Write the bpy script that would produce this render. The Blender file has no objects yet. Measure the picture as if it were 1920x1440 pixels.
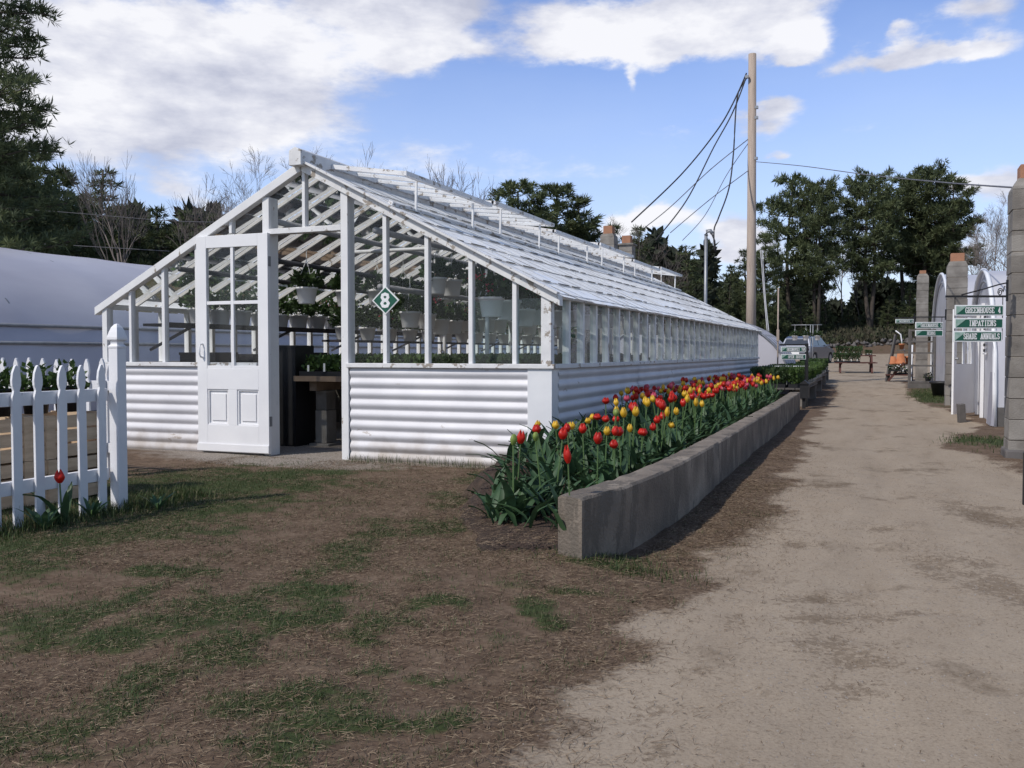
import bpy, math, random
import numpy as np
from mathutils import Vector, Matrix
R = math.radians
random.seed(7); rng = np.random.default_rng(7)
sc = bpy.context.scene
COL = sc.collection

# ------------------------------------------------------------------ survey of the place (camera station at the origin)
FPX, HOR, HC = 1730.0, 661.0, 1.05
YAW = math.atan(700 / 1730); CA, SA = math.cos(YAW), math.sin(YAW)
def at(px, py, d):
    u = (px - 960) / FPX
    return Vector((d * (u * CA - SA), d * (u * SA + CA), HC + (HOR - py) * d / FPX))
def gr(px, py, z=0.0):
    return at(px, py, FPX * (HC - z) / (py - HOR))
def terrain(x, y):
    x = np.asarray(x, float); y = np.asarray(y, float)
    t = np.maximum(y - 24, 0)
    z = 0.02 * t * t / (t + 8)
    b = np.maximum(y - 76, 0); z = z + 0.13 * np.minimum(b, 20) * np.minimum(b, 20) / (np.minimum(b, 20) + 4)
    w = np.clip((x + 8) / 4.0, 0, 1)
    return z * (0.35 + 0.65 * w)
def tz(x, y): return float(terrain(x, y))

# ------------------------------------------------------------------ object helpers
def tag(o, label=None, cat=None, group=None, kind=None):
    if label: o['label'] = label
    if cat: o['category'] = cat
    if group: o['group'] = group
    if kind: o['kind'] = kind
    return o
def thing(name, label, cat, loc=(0, 0, 0), rz=0.0, group=None):
    o = bpy.data.objects.new(name, None); COL.objects.link(o)
    o.empty_display_size = .1
    o.location = loc; o.rotation_euler = (0, 0, rz)
    return tag(o, label, cat, group)
class MB:
    def __init__(s): s.v = []; s.f = []
    def add(s, vs, fs):
        n = len(s.v); s.v += [tuple(v) for v in vs]; s.f += [tuple(i + n for i in f) for f in fs]; return s
    def box(s, x0, y0, z0, x1, y1, z1):
        return s.add([(x0,y0,z0),(x1,y0,z0),(x1,y1,z0),(x0,y1,z0),(x0,y0,z1),(x1,y0,z1),(x1,y1,z1),(x0,y1,z1)],
                     [(0,3,2,1),(4,5,6,7),(0,1,5,4),(1,2,6,5),(2,3,7,6),(3,0,4,7)])
    def bar(s, a, b, w, h, up=(0, 0, 1)):
        a = Vector(a); b = Vector(b); d = (b - a).normalized(); up = Vector(up)
        sx = d.cross(up)
        if sx.length < 1e-4: sx = d.cross(Vector((1, 0, 0)))
        sx.normalize(); sz = sx.cross(d).normalized()
        sx = sx * w / 2; sz = sz * h / 2
        return s.add([a-sx-sz, a+sx-sz, a+sx+sz, a-sx+sz, b-sx-sz, b+sx-sz, b+sx+sz, b-sx+sz],
                     [(0,1,2,3),(7,6,5,4),(0,4,5,1),(1,5,6,2),(2,6,7,3),(3,7,4,0)])
    def tube(s, pts, r, n=6, r2=None):
        pts = [Vector(p) for p in pts]; k = len(pts); vs = []
        for i, p in enumerate(pts):
            d = (pts[min(i+1, k-1)] - pts[max(i-1, 0)]).normalized()
            a = d.cross(Vector((0, 0, 1)) if abs(d.z) < .95 else Vector((1, 0, 0))).normalized(); b = d.cross(a)
            rr = r if r2 is None else r + (r2 - r) * i / max(k - 1, 1)
            for j in range(n):
                t = 2 * math.pi * j / n; vs.append(p + a * (rr * math.cos(t)) + b * (rr * math.sin(t)))
        fs = [(i*n+j, i*n+(j+1) % n, (i+1)*n+(j+1) % n, (i+1)*n+j) for i in range(k-1) for j in range(n)]
        fs += [tuple(range(n))[::-1], tuple((k-1)*n + j for j in range(n))]
        return s.add(vs, fs)
    def lathe(s, prof, n=16, c=(0, 0, 0), cap=True):
        vs = [(c[0]+r*math.cos(2*math.pi*j/n), c[1]+r*math.sin(2*math.pi*j/n), c[2]+z) for r, z in prof for j in range(n)]
        fs = [(i*n+j, i*n+(j+1) % n, (i+1)*n+(j+1) % n, (i+1)*n+j) for i in range(len(prof)-1) for j in range(n)]
        if cap: fs += [tuple(range(n))[::-1], tuple((len(prof)-1)*n+j for j in range(n))]
        return s.add(vs, fs)
    def prism(s, poly, off):      # planar polygon pushed along a vector
        off = Vector(off); n = len(poly); vs = [Vector(p) for p in poly]; vs += [p + off for p in vs]
        return s.add(vs, [tuple(range(n)), tuple(range(2*n-1, n-1, -1))] + [(i, i+n, (i+1) % n + n, (i+1) % n) for i in range(n)])
    def sheet(s, fn, nu, nv):
        vs = [fn(i/nu, j/nv) for i in range(nu+1) for j in range(nv+1)]
        return s.add(vs, [(i*(nv+1)+j, (i+1)*(nv+1)+j, (i+1)*(nv+1)+j+1, i*(nv+1)+j+1) for i in range(nu) for j in range(nv)])
    def build(s, name, m, parent=None, smooth=False, bevel=0, world=True):
        me = bpy.data.meshes.new(name); me.from_pydata(s.v, [], s.f); me.update()
        return link(name, me, m, parent, smooth, bevel, world)
def link(name, me, m, parent=None, smooth=False, bevel=0, world=True):
    if smooth: me.shade_smooth()
    me.materials.append(m)
    o = bpy.data.objects.new(name, me); COL.objects.link(o)
    if parent:
        o.parent = parent
        if world:
            r = parent
            M = Matrix.Identity(4)
            while r: M = Matrix.LocRotScale(r.location, r.rotation_euler, r.scale) @ M if r.parent is None else M; r = r.parent
            if parent.parent is None: o.matrix_parent_inverse = M.inverted()
            else: o.matrix_parent_inverse = Matrix.Identity(4)
    if bevel:
        b = o.modifiers.new('edge', 'BEVEL'); b.width = bevel; b.segments = 2; b.limit_method = 'ANGLE'; b.angle_limit = R(40)
    return o
def npmesh(name, V, F, attrs=None):
    V = np.asarray(V, np.float32); F = np.asarray(F, np.int32)
    me = bpy.data.meshes.new(name); k = F.shape[1]
    me.vertices.add(len(V)); me.vertices.foreach_set('co', V.ravel())
    me.loops.add(F.size); me.loops.foreach_set('vertex_index', F.ravel())
    me.polygons.add(len(F)); me.polygons.foreach_set('loop_start', np.arange(0, F.size, k, dtype=np.int32))
    try: me.polygons.foreach_set('loop_total', np.full(len(F), k, np.int32))
    except Exception: pass
    me.update(calc_edges=True)
    for nm, a in (attrs or {}).items():
        at_ = me.attributes.new(nm, 'FLOAT', 'POINT'); at_.data.foreach_set('value', np.asarray(a, np.float32))
    return me
def copy_tree(o, parent=None):
    c = o.copy(); COL.objects.link(c)
    if parent: c.parent = parent
    for ch in list(o.children): copy_tree(ch, c)
    return c

# ------------------------------------------------------------------ noise
def vnoise(x, y, seed=0):
    xi = np.floor(x).astype(np.int64); yi = np.floor(y).astype(np.int64); fx = x - xi; fy = y - yi
    fx = fx*fx*(3-2*fx); fy = fy*fy*(3-2*fy)
    def h(a, b):
        n = (a * 374761393 + b * 668265263 + seed * 1442695041) & 0xffffffff
        n = ((n ^ (n >> 13)) * 1274126177) & 0xffffffff
        return ((n ^ (n >> 16)) & 0xffff) / 65535.0
    return (h(xi, yi)*(1-fx) + h(xi+1, yi)*fx)*(1-fy) + (h(xi, yi+1)*(1-fx) + h(xi+1, yi+1)*fx)*fy
def fbm(x, y, seed=0, oc=4):
    a = 0; w = .5
    for i in range(oc): a = a + w * vnoise(x * 2**i, y * 2**i, seed + i*17); w *= .5
    return a
def sstep(a, b, x): t = np.clip((x - a) / (b - a), 0, 1); return t*t*(3-2*t)

# ------------------------------------------------------------------ materials
def nt(name):
    m = bpy.data.materials.new(name); m.use_nodes = True; t = m.node_tree; t.nodes.clear()
    return m, t, t.nodes, t.links
def ramp(n, stops):
    r = n.new('ShaderNodeValToRGB'); e = r.color_ramp.elements
    while len(e) > 1: e.remove(e[-1])
    e[0].position, e[0].color = stops[0][0], (*stops[0][1], 1)
    for p, c in stops[1:]:
        x = e.new(p); x.color = (*c, 1)
    return r
def mat(name, c1, c2=None, rough=.7, scale=8.0, bump=0.0, bscale=None, metal=0.0, spec=.4, stops=None, stretch=(1,1,1), detail=5.0, coat=0, trans=0.0, chips=None, obj_rand=0.0, splash=False):
    """two-tone noise paint with optional bump, chipped paint and per-object variation"""
    m, t, n, l = nt(name)
    out = n.new('ShaderNodeOutputMaterial'); b = n.new('ShaderNodeBsdfPrincipled')
    b.inputs['Roughness'].default_value = rough; b.inputs['Metallic'].default_value = metal
    b.inputs['Specular IOR Level'].default_value = spec
    if coat: b.inputs['Coat Weight'].default_value = coat
    geo = n.new('ShaderNodeNewGeometry'); mp = n.new('ShaderNodeMapping'); mp.inputs['Scale'].default_value = stretch
    l.new(geo.outputs['Position'], mp.inputs['Vector'])
    nz = n.new('ShaderNodeTexNoise'); nz.inputs['Scale'].default_value = scale; nz.inputs['Detail'].default_value = detail
    l.new(mp.outputs[0], nz.inputs['Vector'])
    if stops is None: stops = [(.32, c1), (.68, c2 or tuple(x*.8 for x in c1))]
    rp = ramp(n, stops); l.new(nz.outputs['Fac'], rp.inputs['Fac']); colr = rp.outputs['Color']
    if chips:
        ccol, csc, th, stc = chips
        mp2 = n.new('ShaderNodeMapping'); mp2.inputs['Scale'].default_value = stc; l.new(geo.outputs['Position'], mp2.inputs['Vector'])
        n2 = n.new('ShaderNodeTexNoise'); n2.inputs['Scale'].default_value = csc; n2.inputs['Detail'].default_value = 8; n2.inputs['Roughness'].default_value = .65
        l.new(mp2.outputs[0], n2.inputs['Vector'])
        r2 = ramp(n, [(th, (0,0,0)), (th+.025, (1,1,1))]); l.new(n2.outputs['Fac'], r2.inputs['Fac'])
        mx = n.new('ShaderNodeMix'); mx.data_type = 'RGBA'; l.new(r2.outputs['Color'], mx.inputs['Factor'])
        l.new(colr, mx.inputs['A']); mx.inputs['B'].default_value = (*ccol, 1); colr = mx.outputs['Result']
    if splash:
        sp = n.new('ShaderNodeSeparateXYZ'); l.new(geo.outputs['Position'], sp.inputs[0])
        n3 = n.new('ShaderNodeTexNoise'); n3.inputs['Scale'].default_value = 5; n3.inputs['Detail'].default_value = 7; l.new(geo.outputs['Position'], n3.inputs['Vector'])
        q3 = n.new('ShaderNodeMath'); q3.operation = 'MULTIPLY_ADD'; q3.inputs[1].default_value = -.55; l.new(n3.outputs['Fac'], q3.inputs[0]); l.new(sp.outputs['Z'], q3.inputs[2])
        r3 = n.new('ShaderNodeMapRange'); r3.inputs['From Min'].default_value = -.02; r3.inputs['From Max'].default_value = -.32; r3.inputs['To Max'].default_value = .75; l.new(q3.outputs[0], r3.inputs['Value'])
        m3 = n.new('ShaderNodeMix'); m3.data_type = 'RGBA'; l.new(r3.outputs[0], m3.inputs['Factor']); l.new(colr, m3.inputs['A']); m3.inputs['B'].default_value = (.30,.24,.18,1); colr = m3.outputs['Result']
    if obj_rand:
        oi = n.new('ShaderNodeObjectInfo'); hs = n.new('ShaderNodeHueSaturation')
        mr = n.new('ShaderNodeMapRange'); mr.inputs['To Min'].default_value = 1-obj_rand; mr.inputs['To Max'].default_value = 1+obj_rand
        l.new(oi.outputs['Random'], mr.inputs['Value']); l.new(mr.outputs[0], hs.inputs['Value']); l.new(colr, hs.inputs['Color']); colr = hs.outputs['Color']
    l.new(colr, b.inputs['Base Color'])
    if bump:
        nb = n.new('ShaderNodeTexNoise'); nb.inputs['Scale'].default_value = bscale or scale*4; nb.inputs['Detail'].default_value = 6
        l.new(mp.outputs[0], nb.inputs['Vector'])
        bp = n.new('ShaderNodeBump'); bp.inputs['Strength'].default_value = bump; bp.inputs['Distance'].default_value = .02
        l.new(nb.outputs['Fac'], bp.inputs['Height']); l.new(bp.outputs[0], b.inputs['Normal'])
    sh = b.outputs[0]
    if trans:
        tr = n.new('ShaderNodeBsdfTranslucent'); l.new(colr, tr.inputs['Color'])
        ms = n.new('ShaderNodeMixShader'); ms.inputs[0].default_value = trans; l.new(sh, ms.inputs[1]); l.new(tr.outputs[0], ms.inputs[2]); sh = ms.outputs[0]
    l.new(sh, out.inputs['Surface'])
    return m
def glass(name, tint=(.975,.985,.98), dirt=0.08, dirtcol=(.75,.77,.78), scale=3.0, lo=.45, hi=.75, refl=1.0, stretch=(1,1,1), wob=0.03):
    """thin pane: see-through, mirror-like by Fresnel, filmed over with patchy dirt"""
    m, t, n, l = nt(name)
    out = n.new('ShaderNodeOutputMaterial')
    tr = n.new('ShaderNodeBsdfTransparent'); tr.inputs['Color'].default_value = (*tint, 1)
    gl = n.new('ShaderNodeBsdfGlossy'); gl.inputs['Roughness'].default_value = .03; gl.inputs['Color'].default_value = (.95,.97,1,1)
    geo = n.new('ShaderNodeNewGeometry')
    nb = n.new('ShaderNodeTexNoise'); nb.inputs['Scale'].default_value = 2.2; l.new(geo.outputs['Position'], nb.inputs['Vector'])
    bp = n.new('ShaderNodeBump'); bp.inputs['Strength'].default_value = wob; bp.inputs['Distance'].default_value = .05; l.new(nb.outputs['Fac'], bp.inputs['Height']); l.new(bp.outputs[0], gl.inputs['Normal'])
    fr = n.new('ShaderNodeFresnel'); fr.inputs['IOR'].default_value = 1.5
    k = n.new('ShaderNodeMath'); k.operation = 'MULTIPLY'; k.inputs[1].default_value = refl; k.use_clamp = True; l.new(fr.outputs[0], k.inputs[0])
    ms = n.new('ShaderNodeMixShader'); l.new(k.outputs[0], ms.inputs[0]); l.new(tr.outputs[0], ms.inputs[1]); l.new(gl.outputs[0], ms.inputs[2])
    df = n.new('ShaderNodeBsdfDiffuse'); df.inputs['Color'].default_value = (*dirtcol, 1)
    mp = n.new('ShaderNodeMapping'); mp.inputs['Scale'].default_value = stretch; l.new(geo.outputs['Position'], mp.inputs['Vector'])
    nz = n.new('ShaderNodeTexNoise'); nz.inputs['Scale'].default_value = scale; nz.inputs['Detail'].default_value = 7; nz.inputs['Roughness'].default_value = .6; l.new(mp.outputs[0], nz.inputs['Vector'])
    mr = n.new('ShaderNodeMapRange'); mr.inputs['From Min'].default_value = lo; mr.inputs['From Max'].default_value = hi
    mr.inputs['To Min'].default_value = dirt*(.35 if dirt < .5 else .62); mr.inputs['To Max'].default_value = min(dirt*2.2, .95); l.new(nz.outputs['Fac'], mr.inputs['Value'])
    tl = n.new('ShaderNodeBsdfTranslucent'); tl.inputs['Color'].default_value = (*dirtcol, 1)
    dm_ = n.new('ShaderNodeMixShader'); dm_.inputs[0].default_value = .12; l.new(df.outputs[0], dm_.inputs[1]); l.new(tl.outputs[0], dm_.inputs[2])
    m2 = n.new('ShaderNodeMixShader'); l.new(mr.outputs[0], m2.inputs[0]); l.new(ms.outputs[0], m2.inputs[1]); l.new(dm_.outputs[0], m2.inputs[2])
    l.new(m2.outputs[0], out.inputs['Surface'])
    return m
M = {}
WOODC = (.30,.25,.20)
M['paint'] = mat('old_white_paint', (.80,.80,.80), (.72,.72,.73), .55, 5, .06, 60, chips=(WOODC, 9, .64, (1,1,.35)))
M['peel'] = mat('peeling_white_paint', (.78,.78,.78), (.66,.66,.67), .6, 7, .12, 50, chips=((.33,.29,.25), 11, .575, (1,.5,1)))
M['clean'] = mat('white_gloss_paint', (.83,.83,.84), (.77,.77,.79), .4, 3, .03, 80, chips=((.45,.42,.4), 14, .70, (1,1,1)))
M['corr'] = mat('painted_corrugated_sheet', (.71,.705,.73), (.61,.605,.635), .5, 3.0, .03, 30, chips=((.42,.38,.36), 6, .66, (.5,.5,1.5)), splash=True)
M['picket'] = mat('picket_paint', (.80,.80,.82), (.72,.72,.75), .55, 4, .06, 70, chips=((.38,.36,.33), 12, .69, (1,1,.3)))
M['glass'] = glass('window_glass', dirt=.010, scale=4, refl=.45)
M['roofglass'] = glass('whitewashed_roof_glass', dirt=.80, dirtcol=(.97,.97,.965), scale=2.0, lo=.25, hi=.62, refl=.9, stretch=(1.2,4.5,1.2))
M['roofglass_clear'] = glass('roof_glass', dirt=.05, scale=3)
M['sideglass'] = glass('greenish_side_glass', tint=(.84,.92,.90), dirt=.07, scale=5, stretch=(1,1,.4), refl=.8)
M['greenpane'] = glass('greenish_lapped_glass', tint=(.80,.91,.90), dirt=.02, scale=5, refl=.7)
M['concrete'] = mat('weathered_concrete', (.27,.225,.18), (.15,.125,.10), .9, 3.0, .5, 55, chips=((.135,.115,.094), 3.4, .55, (1.8,1.4,.55)), stops=[(.30,(.13,.108,.088)),(.5,(.20,.167,.135)),(.72,(.31,.265,.215))])
M['block'] = None
M['darkboard'] = mat('dark_board', (.045,.04,.045), (.03,.027,.03), .8, 6, .1)
M['wood'] = mat('weathered_wood', (.30,.22,.15), (.20,.14,.10), .85, 6, .25, 40, stretch=(1,1,1))
M['crate'] = mat('crate_wood', (.68,.52,.36), (.50,.37,.25), .85, 5, .25, 50, stretch=(1,1,6))
M['redwood'] = mat('red_stained_wood', (.11,.04,.03), (.075,.028,.022), .7, 5, .15)
M['greywood'] = mat('grey_wood', (.13,.12,.115), (.09,.085,.08), .85, 6, .2)
M['pipe'] = mat('grey_pipe', (.40,.40,.42), (.30,.30,.32), .5, 6)
M['darkpipe'] = mat('dark_pipe', (.06,.06,.07), (.045,.045,.05), .5, 6)
M['iron'] = mat('black_iron', (.022,.022,.024), (.015,.015,.016), .5, 9)
M['galv'] = mat('galvanised_steel', (.32,.33,.35), (.25,.26,.28), .45, 9, metal=.4)
M['pole'] = mat('bare_pole_wood', (.44,.36,.30), (.34,.275,.23), .85, 6, .25, 40, stretch=(4,4,.25), chips=((.2,.16,.13), 6, .66, (5,5,.3)))
M['pot'] = mat('white_plastic_pot', (.86,.86,.87), (.80,.80,.82), .4, 5, obj_rand=.08)
M['black'] = mat('black_plastic', (.018,.018,.02), (.012,.012,.014), .5, 8)
M['terra'] = mat('terracotta', (.52,.20,.09), (.42,.15,.065), .8, 6, .1)
M['flue'] = mat('clay_flue', (.40,.20,.12), (.30,.15,.09), .85, 6, .2)
M['leaf'] = mat('dark_leaf', (.060,.105,.032), (.032,.060,.020), .6, 14, trans=.2, obj_rand=.3)
M['leaf2'] = mat('bright_leaf', (.075,.13,.03), (.045,.085,.022), .6, 14, trans=.25, obj_rand=.2)
M['tleaf'] = mat('tulip_leaf', (.070,.135,.058), (.044,.092,.042), .5, 18, trans=.2, obj_rand=.25)
M['stem'] = mat('tulip_stem', (.10,.17,.055), (.075,.13,.045), .5, 12)
M['t_red'] = mat('red_petal', (.66,.030,.015), (.50,.016,.010), .4, 40, trans=.3, obj_rand=.15)
M['t_yellow'] = mat('yellow_petal', (.80,.52,.04), (.72,.42,.03), .4, 40, trans=.3, obj_rand=.1)
M['t_pink'] = mat('pink_petal', (.66,.11,.17), (.50,.06,.12), .4, 40, trans=.3, obj_rand=.15)
M['t_bud'] = mat('green_bud', (.26,.34,.08), (.18,.27,.06), .5, 30, trans=.2)
M['geran'] = mat('pink_flower', (.72,.08,.14), (.55,.04,.09), .6, 20, trans=.2, obj_rand=.2)
M['needle'] = mat('pine_needles', (.130,.155,.066), (.062,.084,.042), .7, 1.6, trans=.25, obj_rand=.18, detail=3)
M['bark'] = mat('pine_bark', (.085,.07,.058), (.05,.042,.036), .9, 4, .3)
M['twig'] = mat('bare_twig', (.20,.17,.155), (.13,.11,.105), .9, 3)
M['woods'] = mat('far_woods', (.040,.050,.030), (.022,.028,.019), .9, .8, trans=.1, detail=3)
M['brush'] = mat('dry_brush', (.13,.105,.065), (.07,.065,.035), .9, 1.2, stops=[(.3,(.095,.080,.055)),(.45,(.06,.056,.036)),(.6,(.050,.062,.028))])
M['stone'] = mat('field_stone', (.17,.155,.15), (.08,.075,.072), .9, 2, .4)
M['soil'] = mat('bed_soil', (.075,.050,.036), (.036,.025,.019), .95, 20, .9, 70)
M['mulch'] = mat('mulch_bits', (.085,.055,.042), (.035,.024,.02), .95, 45)
M['gravel'] = mat('gravel', (.36,.32,.28), (.20,.175,.155), .9, 60)
M['grass'] = mat('grass_blade', (.068,.105,.028), (.036,.062,.018), .7, 30, trans=.25, stops=[(.30,(.026,.046,.014)),(.46,(.052,.086,.024)),(.58,(.090,.105,.040)),(.67,(.21,.17,.10))])
M['litter'] = mat('dry_needle_litter', (.27,.185,.11), (.10,.06,.04), .85, 55, stops=[(.3,(.06,.038,.024)),(.48,(.15,.10,.062)),(.66,(.33,.255,.17))])
M['wire'] = mat('cable', (.03,.03,.035), (.02,.02,.024), .6, 9)
M['wirel'] = mat('thin_wire', (.16,.16,.18), (.11,.11,.13), .6, 9)
M['rope'] = mat('white_rope', (.5,.5,.52), (.4,.4,.42), .8, 9)
M['green'] = mat('sign_green', (.016,.105,.068), (.012,.088,.057), .35, 4)
M['signwhite'] = mat('sign_white', (.82,.83,.83), (.77,.78,.79), .4, 4)
M['signpale'] = mat('sign_pale_green', (.36,.48,.43), (.22,.36,.30), .45, 26)
M['plastic'] = mat('tunnel_film', (.70,.69,.75), (.54,.53,.60), .35, .8, .25, 2.2, trans=.25, stretch=(1,.5,1))
M['plasticdk'] = mat('tunnel_film_doubled', (.44,.44,.50), (.34,.34,.40), .4, .9, .5, 3, trans=.15)
M['film'] = mat('white_film', (.72,.72,.76), (.60,.60,.66), .35, 1.6, .3, 4, trans=.25)
M['whitemetal'] = mat('white_metal', (.78,.79,.81), (.70,.71,.74), .4, 4)
M['car'] = mat('car_paint', (.16,.175,.22), (.14,.155,.20), .3, 2, metal=.5, coat=.6)
M['carglass'] = mat('car_glass', (.03,.04,.06), (.02,.03,.045), .06, 2, spec=.8)
M['tyre'] = mat('tyre', (.02,.02,.02), (.014,.014,.014), .85, 9)
M['rim'] = mat('wheel_rim', (.4,.4,.42), (.3,.3,.32), .35, 9, metal=.7)
M['lampred'] = mat('tail_lamp', (.35,.02,.02), (.25,.015,.015), .2, 9)
M['lampwhite'] = mat('head_lamp', (.7,.7,.72), (.6,.6,.63), .15, 9)
M['label'] = mat('plant_label', (.78,.78,.74), (.7,.7,.66), .5, 20)

def block_mat():
    m, t, n, l = nt('concrete_block')
    out = n.new('ShaderNodeOutputMaterial'); b = n.new('ShaderNodeBsdfPrincipled'); b.inputs['Roughness'].default_value = .9
    geo = n.new('ShaderNodeNewGeometry'); sp = n.new('ShaderNodeSeparateXYZ'); l.new(geo.outputs['Position'], sp.inputs[0])
    fl = n.new('ShaderNodeMath'); fl.operation = 'DIVIDE'; fl.inputs[1].default_value = .2; l.new(sp.outputs['Z'], fl.inputs[0])
    flo = n.new('ShaderNodeMath'); flo.operation = 'FLOOR'; l.new(fl.outputs[0], flo.inputs[0])
    wn = n.new('ShaderNodeTexWhiteNoise'); wn.noise_dimensions = '2D'
    cb = n.new('ShaderNodeCombineXYZ'); l.new(flo.outputs[0], cb.inputs[0])
    oi = n.new('ShaderNodeObjectInfo'); l.new(oi.outputs['Random'], cb.inputs[1]); l.new(cb.outputs[0], wn.inputs['Vector'])
    nz = n.new('ShaderNodeTexNoise'); nz.inputs['Scale'].default_value = 6; nz.inputs['Detail'].default_value = 8; l.new(geo.outputs['Position'], nz.inputs['Vector'])
    ad = n.new('ShaderNodeMath'); ad.operation = 'MULTIPLY_ADD'; ad.inputs[1].default_value = .35; l.new(wn.outputs['Value'], ad.inputs[0]); l.new(nz.outputs['Fac'], ad.inputs[2])
    rp = ramp(n, [(.3,(.13,.118,.105)),(.6,(.20,.182,.162)),(.9,(.28,.26,.235))]); l.new(ad.outputs[0], rp.inputs[0]); l.new(rp.outputs[0], b.inputs['Base Color'])
    nb = n.new('ShaderNodeTexNoise'); nb.inputs['Scale'].default_value = 70; l.new(geo.outputs['Position'], nb.inputs['Vector'])
    bp = n.new('ShaderNodeBump'); bp.inputs['Strength'].default_value = .4; bp.inputs['Distance'].default_value = .01; l.new(nb.outputs[0], bp.inputs['Height']); l.new(bp.outputs[0], b.inputs['Normal'])
    l.new(b.outputs[0], out.inputs[0]); return m
M['block'] = block_mat()

# ------------------------------------------------------------------ ground and path (one grid, parted along the track edge)
PATH_L = [(1.0,-.72),(2.3,-.80),(3.0,-.88),(4.0,-.80),(4.8,-.78),(6.7,-.68),(10,-.80),(15,-.98),(20,-1.05),(27,-1.2),(34,-2.2),(40,-3.4),(60,-6),(76,-6)]
PATH_R = [(1.0,2.6),(6,1.7),(8.4,1.35),(10.2,.95),(11.5,.62),(12.8,.72),(14,1.25),(18,1.2),(20.5,.75),(25,.55),(29,.55),(34,.6),(40,2),(60,5),(76,6)]
def interp(tab, y): return np.interp(y, [a for a, _ in tab], [b for _, b in tab])
def path_fac(x, y):
    j = (fbm(x*2.2, y*2.2, 3) - .47) * .55 + (fbm(x*9, y*9, 5) - .47) * .22
    l = interp(PATH_L, y); r = interp(PATH_R, y)
    f = sstep(-.16, .16, x - l + j) * sstep(-.16, .16, r - x + j)
    return f * sstep(78, 76, y)
PATCH = [(400,925,170,45),(300,960,110,45),(150,1015,190,40),(20,1040,90,45),(640,1045,75,38),(700,1020,60,30),(800,1005,60,25),(870,945,55,18),(520,1105,130,22),(460,1150,150,38),(390,1225,110,40),(560,1175,70,25),
         (130,1165,120,40),(180,1330,90,40),(60,1400,120,40),(725,1190,45,12),(700,1365,110,55),(820,1245,45,20),(650,1255,60,25),(250,1190,100,30),(1120,1052,70,12),(1050,1108,45,12),(1000,1150,40,15),
         (560,1420,90,40),(850,1385,45,30),(480,1330,120,35),(300,1430,120,30),(900,900,45,12),(560,885,90,10),(820,1150,40,15),(350,1075,80,22)]
def grass_fac(x, y):
    x = np.asarray(x, float); y = np.asarray(y, float); s = np.zeros_like(x)
    wx = x + (fbm(x*3, y*3, 11) - .47) * .5; wy = y + (fbm(x*3, y*3, 13) - .47) * .6
    for px, py, rx, ry in PATCH:
        c = gr(px, py); e = gr(px + rx, py); b = gr(px, py - ry); q = gr(px, py + ry)
        ax = (Vector((e.x, e.y)) - Vector((c.x, c.y))); L1 = max(ax.length, .05); ax.normalize()
        L2 = max((Vector((b.x, b.y)) - Vector((q.x, q.y))).length / 2, .06)
        m = ((b.x + q.x)/2*.5 + c.x*.5, (b.y + q.y)/2*.5 + c.y*.5)
        dx = wx - m[0]; dy = wy - m[1]
        a = (dx*ax.x + dy*ax.y)/L1; t = (-dx*ax.y + dy*ax.x)/L2
        s = np.maximum(s, np.exp(-(a*a + t*t)*.9))
    for cx, cy, rx, ry in [(1.35,12.0,.85,.55),(.95,24,.5,3.6),(-5.4,5.0,.5,.9)]:
        s = np.maximum(s, np.exp(-(((wx-cx)/rx)**2 + ((wy-cy)/ry)**2)*.9)*1.05)
    s = s * .95 + (fbm(x*1.6, y*1.6, 21) - .40) * .95 + (fbm(x*9, y*9, 23) - .47) * 1.1 + (fbm(x*22, y*22, 29) - .47) * .5
    s = np.where(x < -8.2, .6 + (fbm(x*.7, y*.7, 31)-.5)*.6, s)
    s = np.where(y > 77, s*.5 + .3, s)
    return sstep(.02, 1.02, s) * (1 - path_fac(x, y)*.96)
DAMP = [(1600,1222,75,26),(1550,1158,55,14),(1590,1290,65,22),(1250,1365,32,50),(1545,1112,60,9),(1860,1085,80,55),(1840,960,60,30),(1310,1250,40,10),(1480,1010,30,8),(1650,985,60,8),(1390,1160,22,14),(1700,1150,80,10)]
def damp_fac(x, y):
    s = np.zeros_like(x); wx = x + (fbm(x*5, y*5, 61)-.47)*.35; wy = y + (fbm(x*5, y*5, 63)-.47)*.35
    for px, py, rx, ry in DAMP:
        c = gr(px, py); e = gr(px+rx, py); b = gr(px, py-ry); q = gr(px, py+ry)
        ax = Vector((e.x-c.x, e.y-c.y)); L1 = max(ax.length, .04); ax.normalize(); L2 = max(math.hypot(b.x-q.x, b.y-q.y)/2, .05)
        dx = wx-c.x; dy = wy-c.y; s = np.maximum(s, np.exp(-(((dx*ax.x+dy*ax.y)/L1)**2 + ((-dx*ax.y+dy*ax.x)/L2)**2)*.8))
    return s * np.clip(.05 + 1.5*fbm(x*11, y*11, 67), 0, 1)
def axis(*segs):
    a = []
    for lo, hi, st in segs: a += list(np.arange(lo, hi, st))
    return np.array(a + [segs[-1][1]])
gx = axis((-400,-60,40),(-60,-20,4),(-20,-8,.6),(-8,3,.05),(3,12,.6),(12,60,4),(60,400,40))
gy = axis((-60,-4,4),(-4,1,.5),(1,9,.05),(9,32,.14),(32,80,.8),(80,110,2),(110,500,40))
GX, GY = np.meshgrid(gx, gy, indexing='ij')
GZ = terrain(GX, GY)
near = sstep(-9, -7.5, GX)*sstep(3.5, 2.5, GX)*sstep(.5, 1.5, GY)*sstep(32, 25, GY)
und = (fbm(GX*1.1, GY*1.1, 41)-.47)*.07 + (fbm(GX*6, GY*6, 43)-.47)*.018
pf = path_fac(GX, GY); gfac = grass_fac(GX, GY)
GZ = GZ + near*(und*(1-.6*pf) - .012*pf + .012*gfac)
inside = sstep(-8.3,-7.9,GX)*sstep(-2.5,-2.9,GX)*sstep(7.5,7.9,GY)*sstep(22.6,22.2,GY)
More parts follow.
